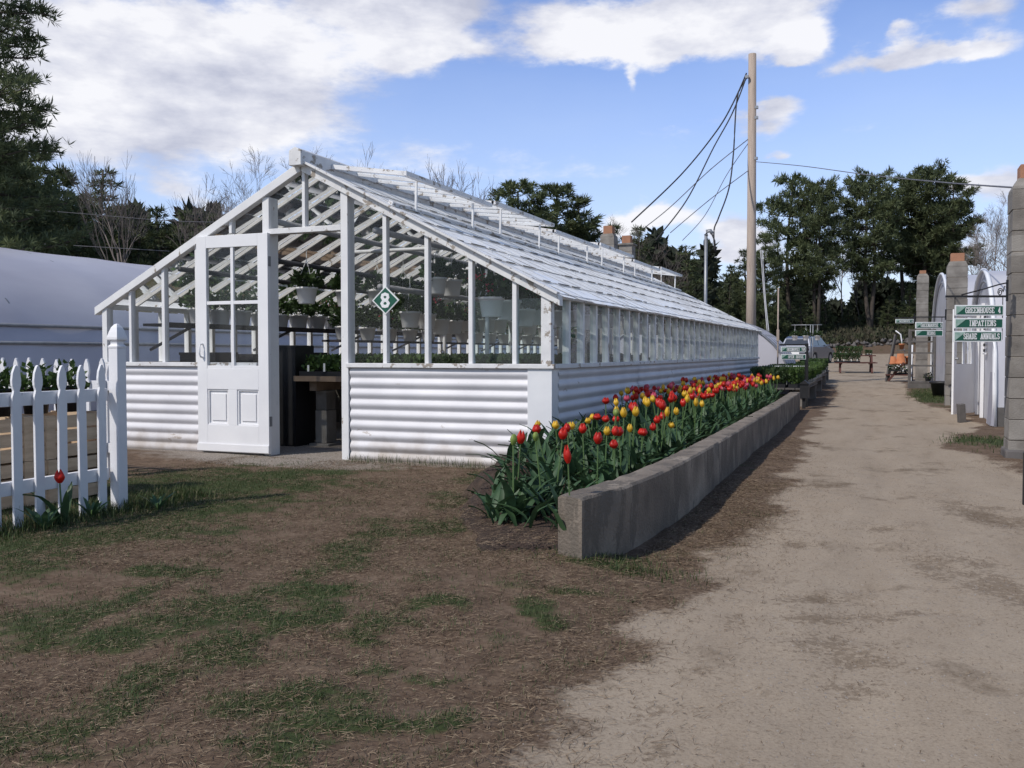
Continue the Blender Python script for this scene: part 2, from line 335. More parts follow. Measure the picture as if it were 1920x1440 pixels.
rut = sum(np.exp(-((GX - (interp(PATH_L, GY)*.62 + interp(PATH_R, np.minimum(GY, 9))*.0 + o_ + .05*np.sin(GY*.9)))/.13)**2) for o_ in (.42, 1.52))*sstep(.5,1.5,GY)*sstep(34,26,GY)
GZ = GZ + pf*near*((fbm(GX*13, GY*9, 47)-.47)*.016 - .012*rut)
GZ = GZ*(1-inside)
# low dip at the nose of the concrete wall
GZ = GZ - .045*np.exp(-((GX+.85)**2/.25 + (GY-5.5)**2/2.5)) + .045*np.exp(-((GX+1.55)**2/.12 + (GY-4.3)**2/.12))
GZ += np.where((np.hypot(GX, GY) > 120), 2.0, 0)
gbare = np.clip(inside*.9 + np.exp(-(((GX+5.6)/1.6)**2 + ((GY-7.45)/.42)**2)), 0, 1)
damp = damp_fac(GX, GY)*sstep(12, 9, GY)*sstep(.8, 1.2, GY)
nx, ny = GX.shape
V = np.stack([GX, GY, GZ], -1).reshape(-1, 3)
idx = np.arange(nx*ny).reshape(nx, ny)
F = np.stack([idx[:-1,:-1], idx[1:,:-1], idx[1:,1:], idx[:-1,1:]], -1).reshape(-1, 4)
pfl = pf.reshape(-1); fp = pfl[F].mean(1) > .5
def ground_mat():
    m, t, n, l = nt('dirt_grass_track')
    out = n.new('ShaderNodeOutputMaterial'); b = n.new('ShaderNodeBsdfPrincipled'); b.inputs['Roughness'].default_value = .95; b.inputs['Specular IOR Level'].default_value = .15
    geo = n.new('ShaderNodeNewGeometry')
    def noise(s, d=6, st=(1,1,1), ro=.6):
        mp = n.new('ShaderNodeMapping'); mp.inputs['Scale'].default_value = st; l.new(geo.outputs['Position'], mp.inputs[0])
        z = n.new('ShaderNodeTexNoise'); z.inputs['Scale'].default_value = s; z.inputs['Detail'].default_value = d; z.inputs['Roughness'].default_value = ro; l.new(mp.outputs[0], z.inputs['Vector']); return z.outputs['Fac']
    def attr(nm):
        a = n.new('ShaderNodeAttribute'); a.attribute_name = nm; return a.outputs['Fac']
    def mix(f, a, c):
        x = n.new('ShaderNodeMix'); x.data_type = 'RGBA'; l.new(f, x.inputs['Factor']); l.new(a, x.inputs['A']); l.new(c, x.inputs['B']); return x.outputs['Result']
    def edge(a, nf, k=.5):
        s = n.new('ShaderNodeMath'); s.operation = 'SUBTRACT'; s.inputs[1].default_value = .5; l.new(nf, s.inputs[0])
        q = n.new('ShaderNodeMath'); q.operation = 'MULTIPLY_ADD'; q.inputs[1].default_value = k*2; l.new(s.outputs[0], q.inputs[0]); l.new(a, q.inputs[2])
        r = n.new('ShaderNodeMapRange'); r.inputs['From Min'].default_value = .3; r.inputs['From Max'].default_value = .7; l.new(q.outputs[0], r.inputs['Value']); return r.outputs[0]
    big = noise(1.1, 5); fine = noise(38, 8, ro=.7); grit = noise(95, 5, ro=.75); mid = noise(6, 7)
    soil = ramp(n, [(.30,(.060,.041,.028)),(.5,(.130,.088,.060)),(.68,(.215,.16,.115))]); l.new(mid, soil.inputs[0])
    soilf = ramp(n, [(.32,(.050,.035,.024)),(.5,(.130,.088,.060)),(.72,(.27,.20,.14))]); l.new(fine, soilf.inputs[0])
    sc_ = n.new('ShaderNodeMix'); sc_.data_type = 'RGBA'; sc_.inputs['Factor'].default_value = .5; l.new(soil.outputs[0], sc_.inputs['A']); l.new(soilf.outputs[0], sc_.inputs['B'])
    tr = ramp(n, [(.25,(.18,.138,.095)),(.42,(.295,.236,.175)),(.6,(.35,.287,.218)),(.8,(.40,.335,.258))]); l.new(noise(2.4, 9, (1.35,.26,1), .65), tr.inputs[0])
    trf = ramp(n, [(.34,(.09,.066,.045)),(.43,(.31,.25,.187)),(.7,(.44,.365,.28))]); l.new(grit, trf.inputs[0])
    tc = n.new('ShaderNodeMix'); tc.data_type = 'RGBA'; tc.inputs['Factor'].default_value = .5; l.new(tr.outputs[0], tc.inputs['A']); l.new(trf.outputs[0], tc.inputs['B'])
    # worn damp blotches with shapes of their own
    blot = noise(1.15, 10, (1,.75,1), .74); br = ramp(n, [(.545,(0,0,0)),(.64,(1,1,1))]); l.new(blot, br.inputs[0])
    bm = n.new('ShaderNodeMath'); bm.operation = 'MULTIPLY'; bm.inputs[1].default_value = .7; l.new(br.outputs[0], bm.inputs[0])
    dk = n.new('ShaderNodeRGB'); dk.outputs[0].default_value = (.125,.09,.058,1)
    tcol = mix(bm.outputs[0], tc.outputs['Result'], dk.outputs[0])
    gcol = ramp(n, [(.3,(.030,.042,.016)),(.55,(.055,.070,.026)),(.75,(.10,.085,.05))]); l.new(fine, gcol.inputs[0])
    grav = ramp(n, [(.3,(.13,.11,.095)),(.5,(.26,.225,.19)),(.7,(.38,.34,.30))]); l.new(noise(60, 3), grav.inputs[0])
    c = mix(edge(attr('grass'), fine, .6), sc_.outputs['Result'], gcol.outputs[0])
    c = mix(edge(attr('gravel'), mid, .4), c, grav.outputs[0])
    c = mix(edge(attr('path'), fine, .75), c, tcol)
    dd = n.new('ShaderNodeMath'); dd.operation = 'MULTIPLY'; dd.inputs[1].default_value = .52; l.new(edge(attr('damp'), fine, 1.9), dd.inputs[0]); dk2 = n.new('ShaderNodeRGB'); dk2.outputs[0].default_value = (.115,.080,.050,1); c = mix(dd.outputs[0], c, dk2.outputs[0])
    l.new(c, b.inputs['Base Color'])
    ad = n.new('ShaderNodeMath'); ad.operation = 'ADD'; l.new(fine, ad.inputs[0]); l.new(grit, ad.inputs[1])
    bp = n.new('ShaderNodeBump'); bp.inputs['Strength'].default_value = .45; bp.inputs['Distance'].default_value = .007; l.new(ad.outputs[0], bp.inputs['Height']); l.new(bp.outputs[0], b.inputs['Normal'])
    l.new(b.outputs[0], out.inputs[0]); return m
M['ground'] = ground_mat()
def part_grid(name, sel):
    f = F[sel]; u, inv = np.unique(f, return_inverse=True)
    at_ = {'path': pfl[u], 'grass': gfac.reshape(-1)[u], 'gravel': gbare.reshape(-1)[u], 'damp': damp.reshape(-1)[u]}
    o = link(name, npmesh(name, V[u], inv.reshape(-1, 4), at_), M['ground'], smooth=True); return o
tag(part_grid('ground', ~fp), kind='structure'); tag(part_grid('path', fp), kind='structure')
def zg(x, y):
    x = np.asarray(x, float); y = np.asarray(y, float)
    ix = np.clip(np.searchsorted(gx, x) - 1, 0, nx-2); iy = np.clip(np.searchsorted(gy, y) - 1, 0, ny-2)
    tx = (x-gx[ix])/(gx[ix+1]-gx[ix]); ty = (y-gy[iy])/(gy[iy+1]-gy[iy])
    return (GZ[ix,iy]*(1-tx)+GZ[ix+1,iy]*tx)*(1-ty) + (GZ[ix,iy+1]*(1-tx)+GZ[ix+1,iy+1]*tx)*ty
def z1(x, y): return float(zg(x, y))

# grass, needle litter, grit: nobody could count them
def blades(n, region, dens, ln, wd, lean, zoff=0.0, flat=False):
    x = rng.uniform(region[0], region[1], n); y = rng.uniform(region[2], region[3], n)
    keep = rng.random(n) < dens(x, y); x = x[keep]; y = y[keep]; k = len(x)
    z = zg(x, y) + zoff; a = rng.uniform(0, 2*np.pi, k); L = rng.uniform(ln[0], ln[1], k); W = rng.uniform(wd[0], wd[1], k)
    le = rng.uniform(lean[0], lean[1], k); ca, sa = np.cos(a), np.sin(a)
    if flat:
        t = rng.uniform(-.007, .007, k); bend = rng.normal(0, .25, k)
        m = np.stack([x + ca*L/2 - sa*L*bend*.3, y + sa*L/2 + ca*L*bend*.3, z + .004 + np.abs(t)], -1); e = np.stack([x + ca*L, y + sa*L, z + .002 + np.abs(t)*rng.random(k)], -1)
    else:
        m = np.stack([x + ca*L*le*.35, y + sa*L*le*.35, z + L*.6*np.sqrt(1-np.minimum(le,.98)**2*.6)], -1); e = np.stack([x + ca*L*le, y + sa*L*le, z + L*np.sqrt(np.maximum(1-le**2,.02))], -1)
    p = np.stack([x, y, z - (.004 if not flat else -.002)], -1); s = np.stack([-sa*W, ca*W, np.zeros(k)], -1)/2
    if flat: s[:, 2] = W*.25
    VV = np.stack([p-s, p+s, m+s*.8, m-s*.8, e], 1).reshape(-1, 3); o = np.arange(k)[:, None]*5
    return VV, np.concatenate([o+[0,1,2], o+[0,2,3], o+[3,2,4]], 0)
def join(parts):
    Vs, Fs, o = [], [], 0
    for v, f in parts: Vs.append(v); Fs.append(f + o); o += len(v)
    return np.concatenate(Vs), np.concatenate(Fs)
nobuild = lambda x, y: ~((x > -8.1) & (x < -2.7) & (y > 7.7)) & ~((x > -2.9) & (x < -1.2) & (y > 4.6+ (x+1.2)*-.9))
gd = lambda x, y: (grass_fac(x, y)**1.15 * .95 + .03*(1-path_fac(x,y))) * nobuild(x, y) * np.clip(1.15 - y*.07, .35, 1)
Vv, Ff = join([blades(330000, (-6.2, -.6, 1.5, 8.0), gd, (.012,.038), (.0014,.0030), (.62,1.0)),
               blades(16000, (-6.5,-2.6,6.9,7.75), lambda x, y: (np.exp(-((y-7.72)/.10)**2)*((x<-6.8)|(x>-4.85)))*.35, (.03,.11), (.003,.005), (.1,.7)),
               blades(26000, (-5.3,-4.3,3.2,5.4), lambda x, y: np.exp(-((x+4.72)/.2)**2)*.55, (.03,.11), (.003,.006), (.2,.8)),
               blades(9000, (-1.7,-.6,4.0,5.2), lambda x, y: np.exp(-((x+1.15)/.26)**2-((y-4.42)/.13)**2)*.6, (.02,.055), (.003,.005), (.2,.8)),
               blades(26000, (.4,2.4,10.5,28), lambda x, y: grass_fac(x, y)*((y<13.6)|(y>20.5)), (.03,.07), (.005,.009), (.2,.9))])
tag(link('grass', npmesh('grass', Vv, Ff), M['grass']), 'short patchy grass growing through the bare dirt', 'grass', kind='stuff')
ld = lambda x, y: (np.clip(.36 + .60*sstep(-3.6,-1.4,x) + 2.6*(fbm(x*2.3,y*2.3,77)-.47), .03, 1)*(1-path_fac(x, y)*.93)) * nobuild(x, y)
Vv, Ff = join([blades(9000, (-3.0,-1.45,4.3,6.6), lambda x, y: .75*((x > np.interp(y,[4.2,5.2,6.2,7.85],[-1.9,-2.7,-3.0,-3.0])) & (x < -1.52)), (.02,.09), (.0012,.0026), (0,1), zoff=.05, flat=True),
               blades(210000, (-6, -.4, 1.5, 7.7), ld, (.02,.075), (.0010,.0023), (0,1), flat=True),
               blades(9000, (-1.22,-.4,4.4,12), lambda x, y: .8*(1-path_fac(x,y)), (.03,.10), (.0015,.003), (0,1), flat=True),
               blades(40000, (-.8,2.5,1.4,10), lambda x, y: .05+.35*sstep(.50,.68,fbm(x*2.3,y*2.3,88))+.9*damp_fac(x,y)+.35*sstep(.2,-.5,x), (.006,.024), (.001,.0022), (0,1), flat=True)])
tag(link('needle_litter', npmesh('needle_litter', Vv, Ff), M['litter']), 'dry pine needles and dead grass strewn over the dirt', 'pine needles', kind='stuff')
def pebbles(n, region, dens, rr, zfun=None):
    x = rng.uniform(region[0], region[1], n); y = rng.uniform(region[2], region[3], n)
    keep = rng.random(n) < dens(x, y); x = x[keep]; y = y[keep]; k = len(x); r = rng.uniform(rr[0], rr[1], k)**1.0
    z = (zfun or zg)(x, y)
    base = np.array([(1,0,0),(-.5,.87,0),(-.5,-.87,0),(.2,.1,.8),(.1,-.2,-.6)])
    a = rng.uniform(0, 6.28, k); ca, sa = np.cos(a)[:,None], np.sin(a)[:,None]
    bx = base[None,:,0]*rng.uniform(.6,1.3,(k,5)); by = base[None,:,1]*rng.uniform(.6,1.3,(k,5)); bz = base[None,:,2]*rng.uniform(.5,1.1,(k,5))
    VV = np.stack([x[:,None]+(bx*ca-by*sa)*r[:,None], y[:,None]+(bx*sa+by*ca)*r[:,None], z[:,None]+bz*r[:,None]], -1).reshape(-1,3); o = np.arange(k)[:,None]*5
    return VV, np.concatenate([o+[0,1,3], o+[1,2,3], o+[2,0,3]], 0)
Vv, Ff = join([pebbles(42000, (-.9,2.6,1.4,12), lambda x, y: path_fac(x,y)*np.clip(1.1-y*.08,.2,1)*np.clip(-.2+1.5*fbm(x*3,y*3,93),.05,1), (.0015,.0060)),
               pebbles(9000, (-6.3,-4.4,7.0,9.0), lambda x, y: np.exp(-((x+5.4)/.7)**2)*.9, (.004,.010))])
tag(link('gravel', npmesh('gravel', Vv, Ff), M['gravel']), 'loose grit on the track and gravel at the greenhouse doorway', 'gravel', kind='stuff')

# ------------------------------------------------------------------ the glass greenhouse
XR, XL, XC = -2.78, -8.02, -5.40
YF, YB = 7.80, 22.2
ZE, ZR, ZS = 1.59, 2.93, .935
SL = (ZR - ZE) / (XR - XC)
def zroof(x): return ZR - abs(x - XC) * SL
gh = thing('greenhouse', 'long white-framed glass greenhouse with corrugated white base walls and open roof vents', 'greenhouse', (XC, YF, 0))
def P(name, mb, m, smooth=False, bevel=0): return mb.build(name, m, gh, smooth, bevel)
def corr_x(x0, x1, y, z0, z1, out=-1, am=.023):
    nz = 160; nxx = max(int((x1-x0)/.25), 2)
    return MB().sheet(lambda u, v: (x0+(x1-x0)*u, y + out*am*(.5-.5*math.cos((z1-(z0+(z1-z0)*v))/.103*2*math.pi))**.68 + .003*math.sin(u*7+v*3), z0+(z1-z0)*v), nxx, nz)
def corr_y(y0, y1, x, z0, z1, out=1, am=.023):
    nz = 110; n_ = max(int((y1-y0)/.4), 2)
    return MB().sheet(lambda u, v: (x + out*am*(.5-.5*math.cos((z1-(z0+(z1-z0)*v))/.103*2*math.pi))**.68 + .004*math.sin(u*5+v*2), y0+(y1-y0)*u, z0+(z1-z0)*v), n_, nz)
DL, DR = -5.885, -4.947         # doorway
P('corrugated_panel', corr_x(-7.96, -5.95, YF-.005, -.03, ZS-.03), M['corr'], True)
P('corrugated_panel', corr_x(-4.86, -2.99, YF-.005, -.08, ZS-.03), M['corr'], True)
seams = [7.93, 10.87, 13.77, 16.7, 19.5, 22.15]
for i in range(5): P('corrugated_panel', corr_y(seams[i], seams[i+1]+.03, XR+.004+.004*(i % 2), -.02, ZS-.03), M['corr'], True)
P('corrugated_panel', corr_y(7.9, 22.1, XL, -.02, ZS-.03, -1), M['corr'], True)
P('corrugated_panel', corr_x(-7.96, -2.84, YB, -.02, ZS-.03, 1), M['corr'], True)
P('sill', MB().box(-8.06, YF-.055, ZS-.03, DL-.06, YF+.06, ZS+.012), M['peel'], bevel=.004)
P('sill', MB().box(DR+.06, YF-.055, ZS-.03, XR+.05, YF+.06, ZS+.012), M['peel'], bevel=.004)
P('sill', MB().box(XR-.06, YF+.062, ZS-.03, XR+.052, YB, ZS+.010), M['peel'], bevel=.004)
P('sill', MB().box(XL-.05, YF+.062, ZS-.03, XL+.06, YB, ZS+.010), M['peel'])
P('corner_board', MB().box(-2.992, YF-.034, -.1, XR+.022, YF-.012, ZS-.032), M['whitemetal'], bevel=.003)
P('corner_board', MB().box(XR+.002, YF-.010, -.1, XR+.024, YF+.15, ZS-.032), M['whitemetal'], bevel=.003)
P('corner_post', MB().box(XR-.085, YF-.03, ZS+.012, XR+.012, YF+.06, ZE-.03), M['peel'], bevel=.004)
P('corner_post', MB().box(XL-.012, YF-.03, ZS+.012, XL+.058, YF+.06, ZE-.03), M['paint'], bevel=.004)
P('corner_post', MB().box(XR-.085, YB-.05, ZS+.012, XR+.012, YB+.03, ZE-.03), M['paint'])
P('corner_post', MB().box(XL-.012, YB-.05, ZS+.012, XL+.075, YB+.03, ZE-.03), M['paint'])
for x, z0, w in [(-7.638,ZS+.012,.035),(-7.178,ZS+.012,.04),(-6.73,ZS+.012,.035),(-6.283,2.28,.035),(-5.385,2.30,.035),(-4.467,ZS+.012,.042),(-4.017,ZS+.012,.042),(-3.562,ZS+.012,.042),(-3.125,ZS+.012,.042)]:
    P('mullion', MB().box(x-w/2, YF-.022, z0, x+w/2, YF+.045, zroof(x)-.04), M['paint'], bevel=.003)
for x in [-7.6,-7.15,-6.7,-6.25,-5.8,-5.4,-4.95,-4.5,-4.05,-3.6,-3.15]:
    P('mullion', MB().box(x-.02, YB-.02, ZS+.01, x+.02, YB+.03, zroof(x)-.04), M['paint'])
def rafter(y0, y1, s, m='paint'):
    mb = MB(); e = XR if s > 0 else XL; o = s*.10
    for (a, b) in [((0, .0), (0, -.095))]:
        poly = [(XC + s*.01, y0, ZR+.01), (e+o, y0, ZE+.01-SL*abs(o)), (e+o, y0, ZE-.075-SL*abs(o)), (XC + s*.01, y0, ZR-.085)]
        if s > 0: poly = poly[::-1]
        mb.prism(poly, (0, y1-y0, 0))
    return mb
for s in (-1, 1):
    P('gable_rafter', rafter(YF-.05, YF+.035, s), M['peel' if s > 0 else 'paint'], bevel=.004)
    P('gable_rafter', rafter(YB-.03, YB+.05, s), M['paint'])
# narrow capping strip on the lit rafter
P('rafter_cap', MB().bar((XC-.01, YF-.065, ZR+.035), (XR+.09, YF-.065, ZE-.015), .07, .022, up=(SL, 0, 1)), M['peel'])
P('ridge_cap', MB().prism([(XC-.07, YF-.14, ZR-.04), (XC-.07, YF-.14, ZR+.105), (XC, YF-.14, ZR+.14), (XC+.07, YF-.14, ZR+.105), (XC+.07, YF-.14, ZR-.04)][::1], (0, YB-YF+.3, 0)), M['peel'], bevel=.004)
P('eave_plate', MB().box(XR-.05, YF-.02, ZE-.055, XR+.055, YB+.04, ZE-.005), M['peel'], bevel=.004)
P('eave_plate', MB().box(XL-.055, YF-.02, ZE-.055, XL+.05, YB+.04, ZE-.005), M['paint'], bevel=.004)
# roof bars and side bars
nb = 33
VE = .76   # vent reach down the slope
for i in range(1, nb):
    y = YF + (YB - YF) * i / nb
    for s in (-1, 1):
        e = XR if s > 0 else XL
        x0 = XC + s*.05; 
        P('glazing_bar', MB().bar((x0, y, zroof(x0)-.015), (e + s*.06, y, zroof(e+s*.06)-.015), .026, .036, up=(s*SL, 0, 1)), M['peel' if s > 0 else 'paint'])
        P('mullion', MB().box(e-.032, y-.028, ZS+.010, e+.032, y+.028, ZE-.055), M['paint'])
def roof_sheet(s):       # lapped courses of panes
    mb = MB(); e = (XR if s > 0 else XL) + s*.10; n_ = 7; x0 = XC + s*.10
    for k in range(n_):
        a = k/n_; b = (k+1)/n_ + .012
        xa = x0+(e-x0)*a; xb = x0+(e-x0)*b
        for i in range(nb):
            ya = YF + (YB-YF)*i/nb + .017; yb = YF + (YB-YF)*(i+1)/nb - .017
            j = random.uniform(-.018, .018); zt = random.uniform(-.003, .003)
            if s > 0 and k == 0 and False: continue
            mb.add([(xa, ya, zroof(xa)+.004), (xa, yb, zroof(xa)+.004), (xb+j, yb, zroof(xb+j)+.016+zt), (xb+j, ya, zroof(xb+j)+.016-zt)], [(0,1,2,3)])
    return mb
P('roof_glass', roof_sheet(-1), M['roofglass_clear'])
# dark putty laps between panes, part of the same glazing
mb = MB(); x0 = XC+.10; e = XR+.10
for k in range(1, 7):
    for i in range(nb):
        if random.random() < .25: continue
        x = x0+(e-x0)*(k/7+.012); ya = YF+(YB-YF)*i/nb+.03; yb = ya+(YB-YF)/nb*random.uniform(.35,.85)
        mb.bar((x, ya, zroof(x)+.022), (x, yb, zroof(x)+.022), .014, .006, up=(SL,0,1))
rg = roof_sheet(1); n0 = len(rg.f); rg.add(mb.v, mb.f); ro = P('roof_glass', rg, M['roofglass']); ro.data.materials.append(M['greywood'])
for pl in ro.data.polygons[n0:]: pl.material_index = 1
# glass in the walls
gw = MB(); y = YF+.02
def pane(xa, xb, z0=ZS+.012): gw.add([(xa,y,z0),(xb,y,z0),(xb,y,zroof(xb)-.05),(xa,y,zroof(xa)-.05)], [(0,1,2,3)])
for xa, xb in [(-8.0,-7.64),(-7.64,-7.18),(-7.18,-6.75),(-6.75,DL-.02),(-4.9,-4.47),(-4.47,-4.02),(-4.02,-3.56),(-3.56,-3.125),(-3.125,-2.85)]: pane(xa, xb)
gw.add([(DL,y,2.31),(XC,y,2.31),(XC,y,zroof(XC)-.05),(DL,y,zroof(DL)-.05)], [(0,1,2,3)]); gw.add([(XC,y,2.31),(DR,y,2.31),(DR,y,zroof(DR)-.05),(XC,y,zroof(XC)-.05)], [(0,1,2,3)])
P('front_glass', gw, M['glass'])
# lapped lower panes at the right end (a second, greener layer)
P('lower_pane', MB().add([(-3.54,y-.012,ZS+.02),(-3.14,y-.012,ZS+.02),(-3.14,y-.006,1.53),(-3.54,y-.006,1.53)], [(0,1,2,3)]).add([(-3.105,y-.012,ZS+.02),(-2.87,y-.012,ZS+.02),(-2.87,y-.006,1.54),(-3.105,y-.006,1.54)], [(0,1,2,3)]), M['greenpane'])
P('side_glass', MB().add([(XR,YF,ZS),(XR,YB,ZS),(XR,YB,ZE-.05),(XR,YF,ZE-.05)], [(0,1,2,3)]), M['sideglass'])
P('side_glass', MB().add([(XL,YF,ZS),(XL,YB,ZS),(XL,YB,ZE-.05),(XL,YF,ZE-.05)], [(0,1,2,3)]), M['glass'])
P('rear_glass', MB().add([(XL,YB,ZS),(XR,YB,ZS),(XR,YB,ZE),(XC,YB,ZR),(XL,YB,ZE)], [(0,1,2,3,4)]), M['glass'])
# doorway
P('door_frame', MB().box(DL+.005, YF-.025, -.05, DL+.085, YF+.13, zroof(DL)-.06).box(DR-.005, YF-.03, -.05, DR+.075, YF+.10, zroof(DR)-.06), M['paint'], bevel=.004)
P('transom', MB().box(DL+.085, YF-.03, 2.245, DR-.005, YF+.07, 2.30), M['peel'], bevel=.004)
# panelled door, swung right back against the wall
dx0, dx1, dz0, dz1, dy = -6.672, -5.775, .02, 2.255, YF-.085
dth = .045
def dbox(mb, xa, za, xb, zb, ya=None, yb=None): mb.box(xa, dy if ya is None else ya, za, xb, dy+dth if yb is None else yb, zb)
dm = MB(); st = .125; xm = (dx0+dx1)/2
dbox(dm, dx0, dz0, dx0+st, dz1); dbox(dm, dx1-st, dz0, dx1, dz1)
for za, zb in [(dz0,.30),(.67,.885),(2.13,dz1)]: dbox(dm, dx0+st, za, dx1-st, zb)
dbox(dm, xm-.055, .30, xm+.055, .67)
dbox(dm, xm-.018, .885, xm+.018, 2.13, dy+.006, dy+.036); dbox(dm, dx0+st, 1.545, xm-.018, 1.58, dy+.006, dy+.036); dbox(dm, xm+.018, 1.545, dx1-st, 1.58, dy+.006, dy+.036)
for xa, xb in [(dx0+st, xm-.055), (xm+.055, dx1-st)]:
    dbox(dm, xa, .30, xb, .67, dy+.026, dy+.034)
    for q in ((xa,.30,xb,.317),(xa,.653,xb,.67),(xa,.317,xa+.017,.653),(xb-.017,.317,xb,.653)): dbox(dm, *q, dy+.010, dy+.026)
    dbox(dm, xa+.045, .345, xb-.045, .625, dy+.016, dy+.026)
dbox(dm, dx0-.004, dz0+.008, dx1+.004, dz0+.085, dy-.014, dy-.002)
for xa, xb in [(dx0+st, xm-.018), (xm+.018, dx1-st)]:
    dbox(dm, xa, .885, xb, .915, dy+.004, dy+.03)
door = P('door', dm, M['clean'], bevel=.003)
def sub(name, mb, m, parent, smooth=False, bevel=0):
    o = mb.build(name, m, None, smooth, bevel); o.parent = parent; o.matrix_parent_inverse = Matrix.Translation((-gh.location.x*0, 0, 0)); 
    return o
def subw(name, mb, m, parent, smooth=False, bevel=0):    # sub-part given in world coordinates; parent part already carries the thing's inverse
    o = mb.build(name, m, None, smooth, bevel); o.parent = parent; return o
subw('door_glass', MB().add([(dx0+st,dy+.02,.885),(dx1-st,dy+.02,.885),(dx1-st,dy+.02,2.13),(dx0+st,dy+.02,2.13)], [(0,1,2,3)]), M['glass'], door)
subw('handle', MB().tube([(-6.60,dy,1.14),(-6.60,dy-.03,1.135),(-6.605,dy-.045,1.11),(-6.605,dy-.045,1.03),(-6.60,dy-.03,1.005),(-6.60,dy,1.0)], .009, 8), M['clean'], door, True)
for z_ in (1.92, .30): subw('hinge', MB().box(dx1+.0005,dy+.006,z_,dx1+.004,dy+.05,z_+.10), M['galv'], door)
# roof vents along the right of the ridge, propped open
hx, hz = XC+.085, ZR+.036
vang = R(8.6); VL = .845
for k in range(6):
    ya = YF + .42 + k*2.26; yb = ya + 2.12
    op = R((8.6, 5.5, 10.5, 6.5, 11, 7.5)[k])
    ex, ez = hx + VL*math.cos(op), hz - VL*math.sin(op)
    v = MB(); 
    v.bar((hx,ya,hz),(ex,ya,ez),.05,.045); v.bar((hx,yb,hz),(ex,yb,ez),.05,.045); v.bar((ex,ya-.025,ez),(ex,yb+.025,ez),.055,.045); v.bar((hx,ya+.026,hz),(hx,yb-.026,hz),.05,.045)
    for j in range(1, 5): v.bar((hx+.026,ya+(yb-ya)*j/5,hz),(ex-.03,ya+(yb-ya)*j/5,ez),.032,.036)
    vo = P('vent', v, M['peel'])
    subw('vent_glass', MB().add([(hx,ya,hz+.010),(hx,yb,hz+.010),(ex,yb,ez+.010),(ex,ya,ez+.010)], [(0,1,2,3)]), M['roofglass_clear'], vo)
    for yy in (ya+.35, yb-.35):
        bx = hx + .77; subw('prop', MB().bar((ex-.06, yy, ez-.025), (bx, yy, zroof(bx)+.02), .022, .022), M['paint'], vo)
P('vent_rail', MB().bar((XC+.82, YF+.3, zroof(XC+.82)+.03), (XC+.82, YB-.1, zroof(XC+.82)+.03), .05, .035, up=(SL,0,1)), M['peel'])
# steel inside
for yy in (10.2, 12.9, 15.6, 18.3, 20.8):
    for xx in (-6.35, -4.45): P('support_post', MB().tube([(xx,yy,-.02),(xx,yy,zroof(xx)-.06)], .028, 8), M['whitemetal'], True)
    P('tie_rod', MB().tube([(-6.35,yy,2.33),(-4.45,yy,2.33)], .024, 8), M['whitemetal'], True)
for xx, zz, mm, ya in [(-7.15,1.96,'darkpipe',8.0),(-5.85,2.40,'pipe',8.0),(-6.0,2.02,'darkpipe',8.2),(-4.7,2.26,'pipe',8.0),(-3.75,1.92,'darkpipe',8.4),(-5.35,1.80,'pipe',9.2)]:
    P('pipe', MB().tube([(xx,ya,zz),(xx,YB-.1,zz-.05)], .033 if mm == 'pipe' else .028, 8), M[mm], True)
shelf = P('shelf', MB().box(-7.72, 8.05, 1.345, -7.36, 22.0, 1.375).box(-7.36,8.05,1.325,-7.34,22.0,1.385), M['darkboard'])
brk = MB()
for i in range(8):
    yy = 8.4+i*1.9; brk.bar((-7.36,yy,1.335),(-7.95,yy,1.08),.02,.03)
subw('shelf_bracket', brk, M['darkpipe'], shelf)

